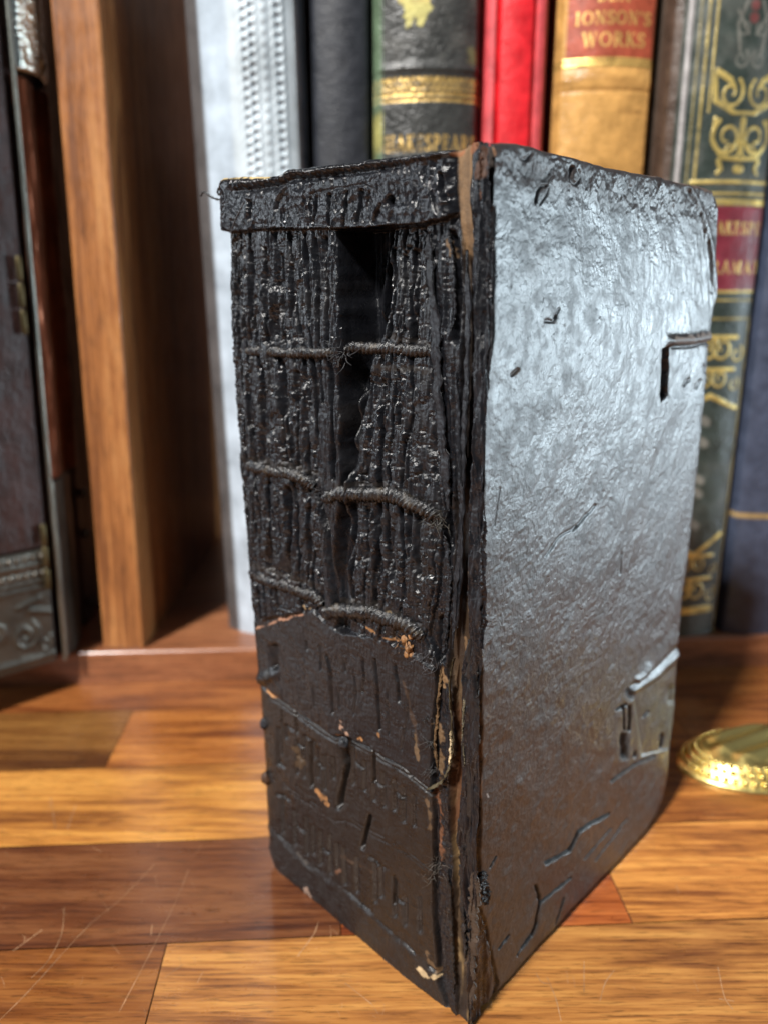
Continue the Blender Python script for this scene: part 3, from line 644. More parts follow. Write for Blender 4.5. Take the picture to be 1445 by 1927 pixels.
for i in range(22):
    a = i/22*2*np.pi; Vs.append(sph*.0013+np.array([cx+.027+.0048*math.cos(a)*(1+.3*(i % 2)), cy+.010+.0040*math.sin(a)*(1+.3*(i % 2)), .0155])); Fs.append(sf+k); k += 70
link('bead_cluster', np.vstack(Vs), np.vstack(Fs), M['brass'], orn)

# ================================================================== the burnt book
A0 = onz(880, 1934); C0 = onz(502, 1623); F0 = onz(1262, 1521)
DS = (C0-A0)/np.linalg.norm(C0-A0); DC = (F0-A0)/np.linalg.norm(F0-A0)
NS = np.array([DS[1], -DS[0], 0]); NC = np.array([-DC[1], DC[0], 0])
if NS @ (CAM-A0) < 0: NS = -NS
if NC @ (CAM-A0) < 0: NC = -NC
def sp(px, py, h=0): return onplane(px, py, A0, NS)+NS*h
def cv(px, py, h=0): return onplane(px, py, A0, NC)+NC*h
book = thing('charred_book', A0, 'charred black book standing upright in front, cracked spine with bare cords, cover shining grey', 'book')
Z3 = np.array([0, 0, 1.])

# ---- spine field -----------------------------------------------------------
st = .00026
aa = np.arange(.1065, -.0016, -st); zz = np.arange(0, .2490, st)
Ag, Zg = np.meshgrid(aa, zz)
P0 = A0+Ag[..., None]*DS+Zg[..., None]*Z3
X, Y = project(P0)
wx = X+3.2*(fbm(Ag*260, Zg*120, 4, 1)-.5)*2; wy = Y+3.0*(fbm(Ag*200, Zg*200, 4, 9)-.5)*2
outl = [(422, 345), (432, 336), (470, 333), (520, 333), (545, 331), (556, 320), (600, 315), (660, 309), (700, 303), (760, 297), (800, 291), (850, 284), (866, 281), (880, 274), (905, 266), (925, 268),
        (925, 400), (921, 700), (912, 1000), (906, 1300), (903, 1600), (893, 1931), (880, 1940), (700, 1790), (560, 1682), (515, 1634), (501, 1598), (497, 1560), (493, 1480), (489, 1400), (484, 1330),
        (480, 1270), (474, 1200), (468, 1120), (463, 1060), (460, 1000), (452, 930), (446, 870), (440, 790), (434, 720), (431, 650), (428, 560), (427, 470), (428, 437), (424, 432), (423, 390)]
inside = inpoly(wx*.35+X*.65, Y, outl)
edge_d = segdist(X, Y, outl+[outl[0]])
XL = itp(Y, [(330, 424), (470, 427), (650, 431), (870, 446), (1060, 463), (1200, 474), (1400, 489), (1560, 497), (1640, 515), (1800, 700)])
H = np.zeros(X.shape)                                        # millimetres outward
capb = itp(X, [(420, 437), (480, 435), (560, 431), (640, 431), (720, 429), (800, 423), (840, 414), (862, 400)])
low = itp(X, [(470, 1168), (500, 1166), (530, 1160), (560, 1153), (592, 1150), (620, 1178), (650, 1192), (700, 1200), (760, 1218), (800, 1250), (830, 1262)])
labt = itp(X, [(480, 1284), (520, 1312), (560, 1340), (600, 1366), (632, 1386), (650, 1384), (700, 1410), (760, 1445), (800, 1480), (830, 1500)])
labb = itp(X, [(495, 1548), (530, 1580), (560, 1606), (600, 1638), (640, 1668), (690, 1712), (740, 1760), (790, 1806), (830, 1845), (870, 1880)])
xr = itp(Y, [(430, 566), (560, 580), (650, 588), (900, 600), (1150, 612), (1200, 620)])
xm = itp(Y, [(430, 640), (560, 646), (650, 652), (780, 652), (900, 650), (1050, 640), (1150, 636)])
xc = itp(Y, [(430, 712), (560, 712), (620, 706), (680, 684), (760, 672), (900, 666), (1000, 654), (1150, 650)])
xm = xm+9*(fbm(Zg*70, Zg*0+3, 3, 143)-.5)*2; xc = xc+12*(fbm(Zg*60, Zg*0+7, 3, 147)-.5)*2
xe = itp(Y, [(430, 799), (560, 808), (650, 812), (800, 824), (960, 834), (1100, 822), (1200, 806), (1240, 818), (1300, 820), (1400, 812), (1500, 812), (1700, 812), (1850, 822), (1940, 850)])
gr = fbm(Ag*2200, Zg*260, 4, 21)                              # fibrous vertical streaks
cr = fbm(Ag*620+3*fbm(Ag*200,Zg*200,2,31), Zg*1150+5*fbm(Ag*150, Zg*150, 2, 32), 4, 33)                              # fine crinkle
cr2 = ridged(Ag*700, Zg*1100, 3, 41)
big = fbm(Ag*90, Zg*70, 3, 51)
tl = np.clip((wx-XL)/(xr-XL), 0, 1); tr = np.clip((wx-xc)/(xe-xc), 0, 1)
def folds(t, n, seed, wob=.35):
    """vertical leaf sections with grooves between them; the grooves wander and vary in depth"""
    u = (t+.13*(vnoise(t*4.3, t*0+2, seed+7)-.5)*2)*n+1.7*wob*(fbm(Zg*38+seed, t*3, 4, seed)-.5)*2
    k = np.floor(u); f = u-k
    tab = np.random.RandomState(seed).rand(64)
    dep = tab[(k.astype(int)) % 64]; dep = .35+.9*dep*(.4+1.2*vnoise(Zg*90, k*3.7, seed+3))
    return -dep*np.exp(-(np.minimum(f, 1-f)/.085)**2)+.35*np.sin(np.pi*f)**.6*(0.5+tab[(k.astype(int)+9) % 64]), k
fl, kl = folds(tl, 6, 3); fr, kr = folds(tr, 6, 5)
step_l = np.random.RandomState(8).rand(64)[kl.astype(int) % 64]; step_r = np.random.RandomState(9).rand(64)[kr.astype(int) % 64]
Lh = 1.6*np.sin(np.pi*np.clip(tl, 0, 1)*.9+.15)**.7-.9+fl*1.3+.5*step_l+.30*(cr-.5)+.14*(cr2-.5)+.8*(gr-.5)
tears = ss(.60, .72, fbm(Ag*420, Zg*900, 3, 61))                 # short horizontal tears
Lh -= .35*tears
patch = fbm(Ag*330, Zg*130, 3, 65); Lh += .6*ss(.50, .56, patch)-.35
Rh = itp(Y, [(430, -5.2), (560, -4.2), (700, -3.0), (850, -2.2), (940, -1.8), (1150, -1.2)])+1.5*np.sin(np.pi*np.clip(tr, 0, 1)*.8+.3)**.7+fr*1.3+.6*step_r+.30*(cr-.5)+.14*(cr2-.5)+.8*(gr-.5)-.35*tears
ridge = 1.3+1.1*(ridged(X*.055+1.2*fbm(Zg*40, Ag*50, 2, 71), Y*.004, 3, 73)-.5)*2+.7*(gr-.5)*2+.5*(cr-.5)
ridge *= itp(Y, [(430, 1.0), (700, .9), (900, .6), (1150, .4)])
cav = itp(Y, [(430, -12), (640, -11.5), (760, -8), (900, -6), (905, -4.5), (1000, -4), (1150, -2.5)])+.7*(gr-.5)+5.5*ss(.42, .6, fbm(Zg*45, Zg*0+1, 3, 149))*np.exp(-((wx-itp(Y, [(430, 664), (900, 656)]))/4.5)**2)+4*ss(.45, .6, fbm(Zg*38, Zg*0+2, 3, 151))*np.exp(-((wx-itp(Y, [(430, 690), (900, 662)]))/4.5)**2)
m1 = ss(-2.5, 2.5, wx-xr); m2 = ss(-6, 3, wx-xm); m3 = ss(-5, 7, wx-xc)
Rh += .6*ss(.50, .56, patch)-.35
up = Lh*(1-m1)+m1*(ridge*(1-m2)+m2*(cav*(1-m3)+m3*Rh))
up -= 2.4*np.exp(-(segdist(wx, Y, [(600, 925), (618, 1000), (626, 1080), (634, 1150)])/4.5)**2)
for pts, wd, dep in [([(455, 480), (452, 560), (458, 640)], 3, 1.4), ([(476, 475), (479, 560), (474, 640)], 3.5, 1.8), ([(506, 470), (505, 540), (509, 640)], 3, 1.6), ([(531, 480), (533, 560), (538, 645)], 4.2, 2.2), ([(548, 500), (550, 600)], 2.4, 1.4),
                     ([(497, 690), (500, 780), (498, 868)], 4.0, 2.2), ([(535, 690), (537, 790), (543, 880)], 4.2, 2.4), ([(562, 700), (566, 780), (564, 880)], 3.0, 1.6), ([(470, 700), (474, 800)], 2.2, 1.1),
                     ([(508, 910), (514, 990), (512, 1070)], 4.0, 2.2), ([(548, 920), (550, 1000), (548, 1080)], 4.4, 2.4), ([(580, 960), (584, 1040), (584, 1090)], 2.6, 1.4), ([(480, 930), (486, 1010)], 2.4, 1.2), ([(530, 930), (532, 1010)], 2.2, 1.0),
                     ([(722, 470), (726, 560), (720, 640)], 3.4, 1.8), ([(744, 480), (748, 540), (742, 620)], 2.6, 1.5), ([(764, 470), (762, 560), (768, 640)], 3.6, 2.0), ([(786, 470), (788, 560)], 2.6, 1.3), ([(580, 440), (588, 560), (598, 700), (600, 840)], 3.2, 2.2), ([(600, 450), (606, 600), (612, 760)], 2.6, 1.8), ([(618, 450), (624, 600), (630, 760), (632, 900)], 3.0, 2.4),
                     ([(712, 720), (714, 820), (710, 920)], 4.4, 2.4), ([(744, 700), (746, 800)], 3.6, 1.8), ([(766, 820), (768, 900)], 2.4, 1.2), ([(690, 720), (688, 800)], 2.4, 1.2), ([(660, 950), (662, 1050), (660, 1130)], 4.6, 2.4), ([(710, 950), (712, 1050), (708, 1140)], 4.6, 2.6), ([(738, 1000), (740, 1090)], 2.8, 1.4), ([(768, 960), (770, 1050)], 2.8, 1.4), ([(782, 960), (786, 1080)], 3.4, 1.6), ([(685, 960), (688, 1100)], 2.4, 1.0)]:
    up = up-dep*np.exp(-(segdist(wx, wy, pts)/(wd*(.4+1.2*vnoise(Zg*170, Ag*60, 77))))**2)
# worn leather of the lower spine, the title panel and the turned-in foot
base = .9*np.sin(np.pi*np.clip((X-XL)/(xe-XL), 0, 1)*.9+.15)**.5-.2
lowh = base+.55*(big-.5)*2+.35*(cr-.5)+.25*(fbm(Ag*2600, Zg*500, 3, 81)-.5)
def crack(Hf, pts, wd, dep, ws=None):
    return Hf-dep*np.exp(-(segdist(wx, wy, pts)/wd)**2)
for pts, wd, dep in [([(618, 1232), (624, 1262), (627, 1300), (630, 1340)], 2.2, 1.1), ([(603, 1215), (606, 1260)], 1.8, .7), ([(650, 1240), (652, 1262)], 1.6, .6), ([(706, 1240), (712, 1290), (716, 1340), (715, 1372)], 2.3, 1.2),
                     ([(745, 1252), (750, 1282), (752, 1320)], 2.2, 1.1), ([(686, 1240), (688, 1270), (684, 1300)], 1.7, .8), ([(770, 1300), (766, 1350), (758, 1410)], 1.7, .6), ([(640, 1300), (642, 1330)], 1.4, .6),
                     ([(577, 1208), (578, 1224)], 2.0, .9), ([(516, 1220), (519, 1252)], 6.5, 2.2), ([(668, 1270), (672, 1300), (670, 1345)], 1.5, .6), ([(730, 1300), (734, 1380)], 1.5, .5), ([(590, 1290), (594, 1330)], 1.3, .5)]:
    lowh = crack(lowh, pts, wd, dep)
lowh += 1.1*np.exp(-(segdist(X, Y, [(484, 1278), (500, 1276), (514, 1270)])/9)**2)+1.0*np.exp(-(segdist(wx, wy, [(770, 1212), (800, 1240), (822, 1262)])/7)**2)
edge_low = ss(-3, 3, wy-low)
labh = base-.55+.5*(big-.5)+.28*(cr-.5)+.22*(gr-.5)
def zline(Hf, pts, wd, dep): return Hf-dep*np.exp(-(segdist(wx*.5+X*.5, wy*.5+Y*.5, pts)/wd)**2)
# impressed lettering, two rows running across the title panel (too burnt to read)
for (bx0, by0, ln) in [(524, 1372, 66), (538, 1368, 20), (559, 1396, 58), (572, 1388, 74), (590, 1400, 26), (598, 1412, 50), (611, 1424, 60), (628, 1428, 34), (664, 1410, 64), (686, 1436, 50), (703, 1428, 76), (722, 1456, 60), (742, 1470, 52), (758, 1484, 60), (777, 1500, 52)]:
    labh = zline(labh, [(bx0, by0), (bx0+1.5, by0+ln)], 3.4, .75)
for (x0, y0, x1, y1) in [(524, 1436, 536, 1444), (540, 1366, 552, 1374), (559, 1400, 570, 1406), (560, 1424, 568, 1430), (574, 1386, 592, 1398), (598, 1438, 608, 1444), (668, 1434, 682, 1446), (704, 1470, 718, 1480), (744, 1492, 756, 1502)]:
    labh = zline(labh, [(x0, y0), (x1, y1)], 2.6, .6)
for (bx0, by0, ln) in [(532, 1498, 68), (556, 1528, 60), (578, 1540, 66), (590, 1556, 50), (604, 1566, 58), (622, 1572, 70), (636, 1590, 46), (648, 1598, 64), (672, 1616, 60), (706, 1622, 74), (716, 1636, 50), (742, 1660, 62), (762, 1690, 50), (788, 1690, 62)]:
    labh = zline(labh, [(bx0, by0), (bx0+1, by0+ln)], 3.6, .8)
for (x0, y0, x1, y1) in [(522, 1496, 544, 1506), (558, 1556, 572, 1566), (606, 1596, 618, 1604), (696, 1612, 722, 1634), (744, 1690, 756, 1700)]:
    labh = zline(labh, [(x0, y0), (x1, y1)], 3.0, .7)
for off, am in ((10, .5), (152, .28), (159, .22)): labh -= am*np.exp(-((wy-labt-off)/2.2)**2)*ss(500, 520, X)*ss(.35, .55, fbm(Ag*190, Zg*190, 3, 85+off))
for pts, wd, dep in [([(645, 1396), (652, 1440), (645, 1480), (640, 1516)], 5.0, 2.8), ([(655, 1390), (653, 1460)], 3.0, 2.0), ([(697, 1538), (690, 1562), (683, 1592)], 4.0, 2.2), ([(530, 1340), (532, 1420)], 1.8, .8),
                     ([(585, 1400), (588, 1480)], 3.0, 1.5), ([(702, 1400), (704, 1470)], 2.2, 1.0), ([(740, 1650), (739, 1700)], 2.5, 1.1), ([(556, 1340), (560, 1380)], 1.8, .8), ([(760, 1440), (772, 1462)], 2.6, 1.4)]:
    labh = crack(labh, pts, wd, dep)
footh = base-.25+.6*(big-.5)+.35*(cr-.5)+.25*(gr-.5)
labm = ss(-2.5, 2.5, wy-labt); fm = ss(-8, 8, wy-labb)
dn = lowh*(1-labm)+labm*(labh*(1-fm)+fm*footh)
dn -= 1.0*np.exp(-((wy-labt-1)/3.2)**2)*ss(480, 500, X); dn -= .7*np.exp(-((wy-labb+3)/3.4)**2)*ss(.42, .6, fbm(Ag*160, Zg*160, 3, 83)); dn += .5*np.exp(-((wy-labb-9)/5)**2)*ss(.45, .65, fbm(Ag*120, Zg*120, 3, 84))
# head cap
chh = 2.7+.7*(fbm(Ag*160, Zg*160, 3, 91)-.5)*2+1.15*(ridged(Ag*380, Zg*300, 4, 95)-.62)*ss(400, 560, X+Y*.3)+.35*(cr-.5)
capt = itp(X, [(425, 352), (540, 340), (560, 330), (600, 325), (700, 313), (800, 300), (860, 290)])
dtop = wy-capt
chh += 1.1*np.exp(-((dtop+2)/6.5)**2)*ss(440, 480, X)-1.1*np.exp(-((dtop-12)/4.5)**2)*ss(440, 480, X)*ss(790, 750, X)
chh += .45*np.sin(X*.62+4*fbm(Ag*300, Zg*300, 2, 97))*np.exp(-((dtop+2)/8)**2)*ss(430, 460, X)*ss(800, 770, X)
for pts, wd, dep in [([(588, 372), (586, 398)], 1.6, .9), ([(598, 374), (601, 420)], 1.7, 1.0), ([(612, 368), (609, 400), (603, 426)], 2.0, 1.3), ([(634, 366), (632, 426)], 2.2, 1.5), ([(665, 362), (663, 392), (662, 428)], 2.4, 1.7),
                     ([(694, 360), (690, 392), (684, 420)], 2.0, 1.3), ([(708, 364), (704, 380)], 1.6, .8), ([(730, 385), (722, 402), (715, 422)], 2.0, 1.2), ([(600, 366), (640, 356), (700, 350), (716, 356)], 1.5, .5),
                     ([(484, 380), (486, 412)], 3.0, 1.3), ([(554, 350), (540, 380), (536, 396)], 3.0, 1.2), ([(748, 376), (747, 383)], 4.5, 3.2), ([(646, 370), (648, 400)], 1.3, .5), ([(752, 400), (745, 420)], 1.4, .6), ([(840, 330), (846, 372)], 4, 1.8), ([(820, 340), (835, 400)], 2, .9)]:
    chh = crack(chh, pts, wd, dep)
chh -= 2.2*ss(842, 866, X)
cm = ss(2.0, -2.0, wy-capb)*ss(868, 862, wx)
# the joint: torn layers of leather and paper running down beside the board
jx = wx+2.5*(fbm(Zg*70, Ag*60, 3, 111)-.5)*2
e1 = itp(Y, [(285, 862), (440, 866), (500, 868), (640, 868), (800, 862), (960, 850), (1100, 850), (1200, 842), (1260, 838), (1340, 846), (1420, 848), (1470, 838), (1560, 838), (1640, 845), (1760, 845), (1930, 858)])
e2 = itp(Y, [(285, 889), (440, 890), (500, 893), (640, 896), (800, 892), (960, 884), (1100, 884), (1200, 880), (1260, 870), (1340, 868), (1420, 868), (1470, 866), (1560, 862), (1640, 868), (1760, 870), (1930, 884)])
lay1 = -.6+1.1*(ridged(jx*.042, Y*.0035, 3, 113)-.5)*2+.8*(gr-.5)+.6*(cr-.5)
lay1 -= 2.6*np.exp(-(segdist(wx, Y, [(848, 440), (858, 520), (856, 640)])/5)**2)+3.0*np.exp(-(segdist(wx, Y, [(832, 960), (838, 1030)])/9)**2)+3.0*np.exp(-(segdist(wx, Y, [(826, 1170), (824, 1240)])/7)**2)
paper = itp(Y, [(285, .4), (420, -.2), (500, -2.8), (700, -3.6), (1000, -3.0), (1200, -2.5), (1260, -3.2), (1340, -4.2), (1560, -4.6), (1700, -4.2), (1850, -3), (1935, -1)])+.12*(gr-.5)
strip = .2+1.4*(ridged(jx*.06+3+1.5*fbm(Zg*60, Ag*50, 3, 118), Y*.004, 3, 117)-.5)*2+1.0*(gr-.5)+.9*(fbm(Ag*300, Zg*130, 3, 119)-.5)
k1 = ss(-1.5, 1.5, jx-e1); k2 = ss(-1.5, 1.5, jx-e2)
hin = lay1*(1-k1)+k1*(paper*(1-k2)+k2*strip)
hin = np.where(Y > 1250, hin-1.2*(1-k1)*ss(1250, 1300, Y)*ss(1900, 1800, Y), hin)
hin -= 1.6*np.exp(-((wx-xe)/4.5)**2)*ss(430, 460, Y)
mE = ss(-2.5, 2.5, wx-xe)
H = up*(1-edge_low)+edge_low*dn
H = H*(1-mE)+mE*hin
capm2 = cm*ss(866, 860, wx)
H = H*(1-capm2)+capm2*chh
# left edge and outline fall away so the mass reads as solid
ed = np.exp(-edge_d/5.0)
H -= 1.3*ed*(X < 880)*ss(1625, 1590, Y-(X-515)*.82)
H -= .7*np.exp(-np.maximum(X-XL,0)/6.0)*(Y > 440)
H = np.clip(H, -13, 6)
# ---- colours
C = np.ones(X.shape+(3,))*CH; R = np.full(X.shape, .29)+.22*(fbm(Ag*140, Zg*140, 3, 129)-.5)
C = mixa(C, ss(.5, .75, fbm(Ag*180, Zg*160, 4, 131))*.45*(1-cm), CHB)
C = mixa(C, edge_low*(1-mE)*.7, hexc(.0095,.0090,.0098)); R += .04*edge_low; R -= .05*cm
labz = labm*(1-fm)*edge_low*(1-mE)
C = mixa(C, labz*.9, hexc(.0125, .0100, .0086)); R += .02*labz
C = mixa(C, fm*edge_low*.8*(1-mE), hexc(.014, .0115, .0105)); R += .10*fm
def dab(pts, wd, col, amt=1.0, th=.50, sc=500):
    global C, R
    d = segdist(wx, wy, pts); n = fbm(Ag*sc, Zg*sc, 3, int(pts[0][0]) % 97)
    m = ss(0, .25, (1-d/wd)+(n-.5)*1.6-th)*amt
    C = mixa(C, m, col); R = R*(1-m)+.72*m; return m
# paper lining
pm = k1*(1-k2)*mE*np.where(Y < 480, 1, itp(Y, [(440, .9), (490, .22), (620, .10), (900, .06), (1050, .22), (1240, .2), (1330, .75), (1500, .75), (1600, .5), (1800, .35), (1900, .1)]))
C = mixa(C, pm*(.55+.5*fbm(Ag*900, Zg*60, 3, 141)), PAP*.85); R = R*(1-pm)+.7*pm
m = k1*(1-k2)*mE*ss(1320, 1350, Y)*ss(1640, 1560, Y); C = mixa(C, m*.85, hexc(.085, .034, .014))
m = k1*(1-k2)*mE*ss(.5, .62, fbm(Ag*260, Zg*90, 3, 143))*ss(1480, 1560, Y)*.8; C = mixa(C, m, hexc(.20, .13, .06))
for a in [([(828, 1255), (830, 1300)], 10, PAP*.9, 1), ([(822, 1365), (824, 1440), (822, 1470)], 9, PAP*.55, 1), ([(818, 1480), (820, 1560), (826, 1620)], 11, RST, .8), ([(842, 455), (846, 480)], 8, PAP*.6, .8),
          ([(862, 1205), (866, 1240)], 6, PAP*.7, 1), ([(502, 1300), (512, 1306), (522, 1312)], 8, ORG*1.1, 1), ([(596, 1490), (610, 1502), (621, 1514)], 8, ORG, 1), ([(643, 1358), (648, 1372), (655, 1378)], 9, hexc(.32, .2, .14), .9),
          ([(681, 1388), (684, 1394)], 7, ORG*1.2, 1), ([(714, 1380), (716, 1386)], 5, ORG, .8), ([(640, 1382), (648, 1385)], 4, ORG*.8, .9), ([(756, 1200), (764, 1212), (772, 1230)], 9, ORG*.7, 1),
          ([(576, 1672), (582, 1688)], 8, hexc(.30, .20, .15), .8), ([(636, 1642), (640, 1638)], 8, RST, .6), ([(790, 1822), (806, 1838), (822, 1842)], 10, IVO, 1), ([(800, 1795), (820, 1830)], 9, PAP*.6, .8),
          ([(560, 1604), (578, 1622)], 5, hexc(.08, .07, .06), .5), ([(484, 1182), (500, 1178), (530, 1166), (572, 1156)], 4.5, hexc(.30, .16, .10), .9, .55),
          ([(574, 1140), (584, 1146)], 8, hexc(.36, .24, .12), .8), ([(556, 1410), (562, 1440)], 12, hexc(.06, .035, .016), .8), ([(736, 1150), (745, 1165)], 8, IVO*.7, .7), ([(690, 1180), (720, 1196), (750, 1205)], 5, ORG*.8, .9),
          ([(592, 1125), (600, 1130)], 7, hexc(.3, .2, .1), .5), ([(880, 1060), (882, 1150), (880, 1200)], 6, PAP*.6, .9), ([(428, 338), (470, 334), (520, 334)], 7, hexc(.45, .34, .16), .9), ([(700, 1640), (640, 1610)], 4, BRN, .6),
          ([(760, 1280), (790, 1400)], 6, BRN, .5), ([(783, 1380), (787, 1430)], 6, hexc(.16, .10, .05), .6), ([(800, 1500), (808, 1560)], 6, hexc(.1, .06, .03), .7), ([(866, 286), (868, 330), (870, 400)], 5, PAP, .5)]:
    dab(*a)
# browned leather dust just above each cord, and rusty scorch at the head
for ln in ([(445, 858), (520, 872), (590, 890)], [(640, 915), (720, 912), (800, 950)], [(462, 1062), (540, 1080), (604, 1105)], [(640, 1135), (720, 1140), (790, 1180)], [(720, 635), (800, 652)], [(700, 690), (800, 700)]):
    dab(ln, 12, hexc(.03, .022, .015), .35, .45, 900)
dab([(905, 270), (890, 284)], 14, RST*1.4, .9); dab([(862, 292), (872, 288)], 9, RST*1.5, .9); dab([(915, 280), (906, 330)], 16, RST*.5, .8)
Pd = P0+NS*(H[..., None]/1000)
Pd[..., 2] = np.maximum(Pd[..., 2], .0002)
at = {'Col': C, 'rgh': R}
z_cap = (cm > .5); z_hin = (mE > .5) & ~z_cap; z_pap = (k1 > .5) & (k2 < .5) & z_hin; z_bandl = (labm > .5) & (edge_low > .5) & ~z_hin & ~z_cap
z_lab = z_bandl & (fm < .5); z_foot = z_bandl & ~z_lab; z_low = (edge_low > .5) & ~z_bandl & ~z_hin & ~z_cap; z_fold = ~(z_cap | z_hin | z_bandl | z_low)
zone = np.zeros(X.shape, int)
for k, z in enumerate((z_fold, z_cap, z_low, z_lab, z_foot, z_hin & ~z_pap, z_pap)): zone[z] = k
qm = inside[:-1, :-1] & inside[1:, 1:] & inside[1:, :-1] & inside[:-1, 1:]
for k, nm in enumerate(('page_folds', 'head_cap', 'spine_leather', 'title_panel', 'foot_turn_in', 'torn_joint', 'paper_lining')):
    ny, nx = X.shape; idx = np.arange(ny*nx).reshape(ny, nx)
    q = np.stack([idx[:-1, :-1], idx[1:, :-1], idx[1:, 1:], idx[:-1, 1:]], -1)[qm & (zone[:-1, :-1] == k)]
    used = np.zeros(ny*nx, bool); used[q.ravel()] = True; rm = np.cumsum(used)-1
    link(nm, Pd.reshape(-1, 3)[used], rm[q][:, ::-1], M['char'], book, True, {'Col': C.reshape(-1, 3)[used], 'rgh': R.ravel()[used]})

# ---- cover board field ------------------------------------------------------
st = .00025
bb = np.arange(-.0006, .1415, st); zz = np.arange(0, .2490, st)
Bg, Zc = np.meshgrid(bb, zz); Q0 = A0+Bg[..., None]*DC+Zc[..., None]*Z3
X, Y = project(Q0)
oc = [(878, 268), (905, 266), (921, 267), (960, 265), (981, 266), (1002, 271), (1022, 279), (1087, 293), (1143, 310), (1204, 323), (1245, 329), (1265, 336), (1300, 344), (1326, 349), (1346, 358), (1354, 371), (1356, 412), (1357, 470), (1355, 529), (1352, 574),
      (1344, 622), (1341, 632), (1343, 650), (1338, 716), (1330, 770), (1322, 857), (1313, 950), (1304, 1026), (1291, 1127), (1285, 1203), (1283, 1244), (1278, 1330), (1268, 1400), (1264, 1457), (1253, 1508), (1240, 1538), (1225, 1560), (1190, 1601), (1134, 1660),
      (1073, 1726), (977, 1832), (911, 1902), (880, 1945), (860, 1945)]
wx = X+2.2*(fbm(Bg*260, Zc*200, 4, 201)-.5)*2; wy = Y+2.2*(fbm(Bg*200, Zc*260, 4, 209)-.5)*2
inside = inpoly(X+.35*(wx-X), Y+.35*(wy-Y), oc); ed = segdist(X, Y, oc[1:-2])
diag = Bg*.80+Zc*.60; perp = -Bg*.60+Zc*.80
peb = fbm(Bg*620, Zc*620, 3, 211); rid = ridged(Bg*330, Zc*330, 3, 217)
wrk = fbm(diag*150, perp*520, 4, 221); lowf = ss(600, 1150, Y)
bigc = fbm(Bg*45, Zc*45, 3, 231)
gmix = .45+.55*fbm(Bg*80, Zc*80, 3, 215)
KM = np.zeros(X.shape)
Hc = .42*(bigc-.5)*2+.15*(fbm(Bg*130, Zc*130, 3, 235)-.5)*2+gmix*(.024*(fbm(Bg*1500+1.5*peb, Zc*1500, 2, 213)-.5)*2+.075*(fbm(Bg*900+1.2*rid, Zc*900+1.2*peb, 2, 214)-.5)*2+.035*(ridged(Bg*1000, Zc*1000, 2, 218)-.5)*2)+.04*(fbm(Bg*400, Zc*400, 2, 216)-.5)*2+.05*(peb-.5)*2+.10*(rid-.5)*(1-lowf*.5)+ss(850, 1350, Y)*.06*(wrk-.5)*2
Hc += .30*(fbm(Bg*140, Zc*140, 3, 233)-.5)*ss(1000, 1300, Y)
cE = itp(Y, [(260, 936), (300, 930), (360, 922), (385, 930), (480, 929), (600, 926), (760, 914), (800, 912), (960, 908), (1100, 905), (1300, 905), (1500, 904), (1700, 904), (1790, 926), (1850, 938), (1935, 915)])
cEw = cE+4*(fbm(Zc*150, Bg*10, 4, 241)-.5)*2
kE = ss(-1.6, 1.6, X-cEw)
stripc = -.3+1.1*(ridged(wx*.075+1.5*fbm(Zc*60, Bg*50, 3, 244), Y*.004, 3, 243)-.5)*2+.6*(fbm(Bg*1500, Zc*200, 3, 245)-.5)+.4*(peb-.5)
stripc = np.where(Y < 385, stripc-.4, stripc)
Hc = Hc*kE+(1-kE)*stripc
groove = itp(Y, [(250, 0), (375, 0), (400, 3.2), (520, 3.4), (600, 2.5), (700, 2.2), (770, 1.2), (830, 1.0), (1000, .8), (1300, .8), (1400, 1.2), (1500, .5), (1780, .8), (1930, .5)])
Hc -= groove*np.exp(-((X-cEw+itp(Y, [(250, 3), (450, 6), (700, 5), (850, 3)]))/itp(Y, [(250, 3), (480, 5.5), (650, 4.5), (800, 2.6)]))**2)
def ck(pts, wd, dep):
    global Hc, KM
    if pts[0][1] < 1300: dep = dep*.75
    elif wd < 4.5 and dep >= .25: wd, dep = wd*.62, dep*1.25
    Hc = Hc-dep*np.exp(-(segdist(wx, wy, pts)/(wd*(.6+.8*fbm(Bg*300, Zc*300, 2, 299))))**2)
    if Y.mean() and dep > .3: KM = np.maximum(KM, (1. if pts[0][1] > 1300 else .12)*np.exp(-(segdist(wx, wy, pts)/(wd*1.7))**4))
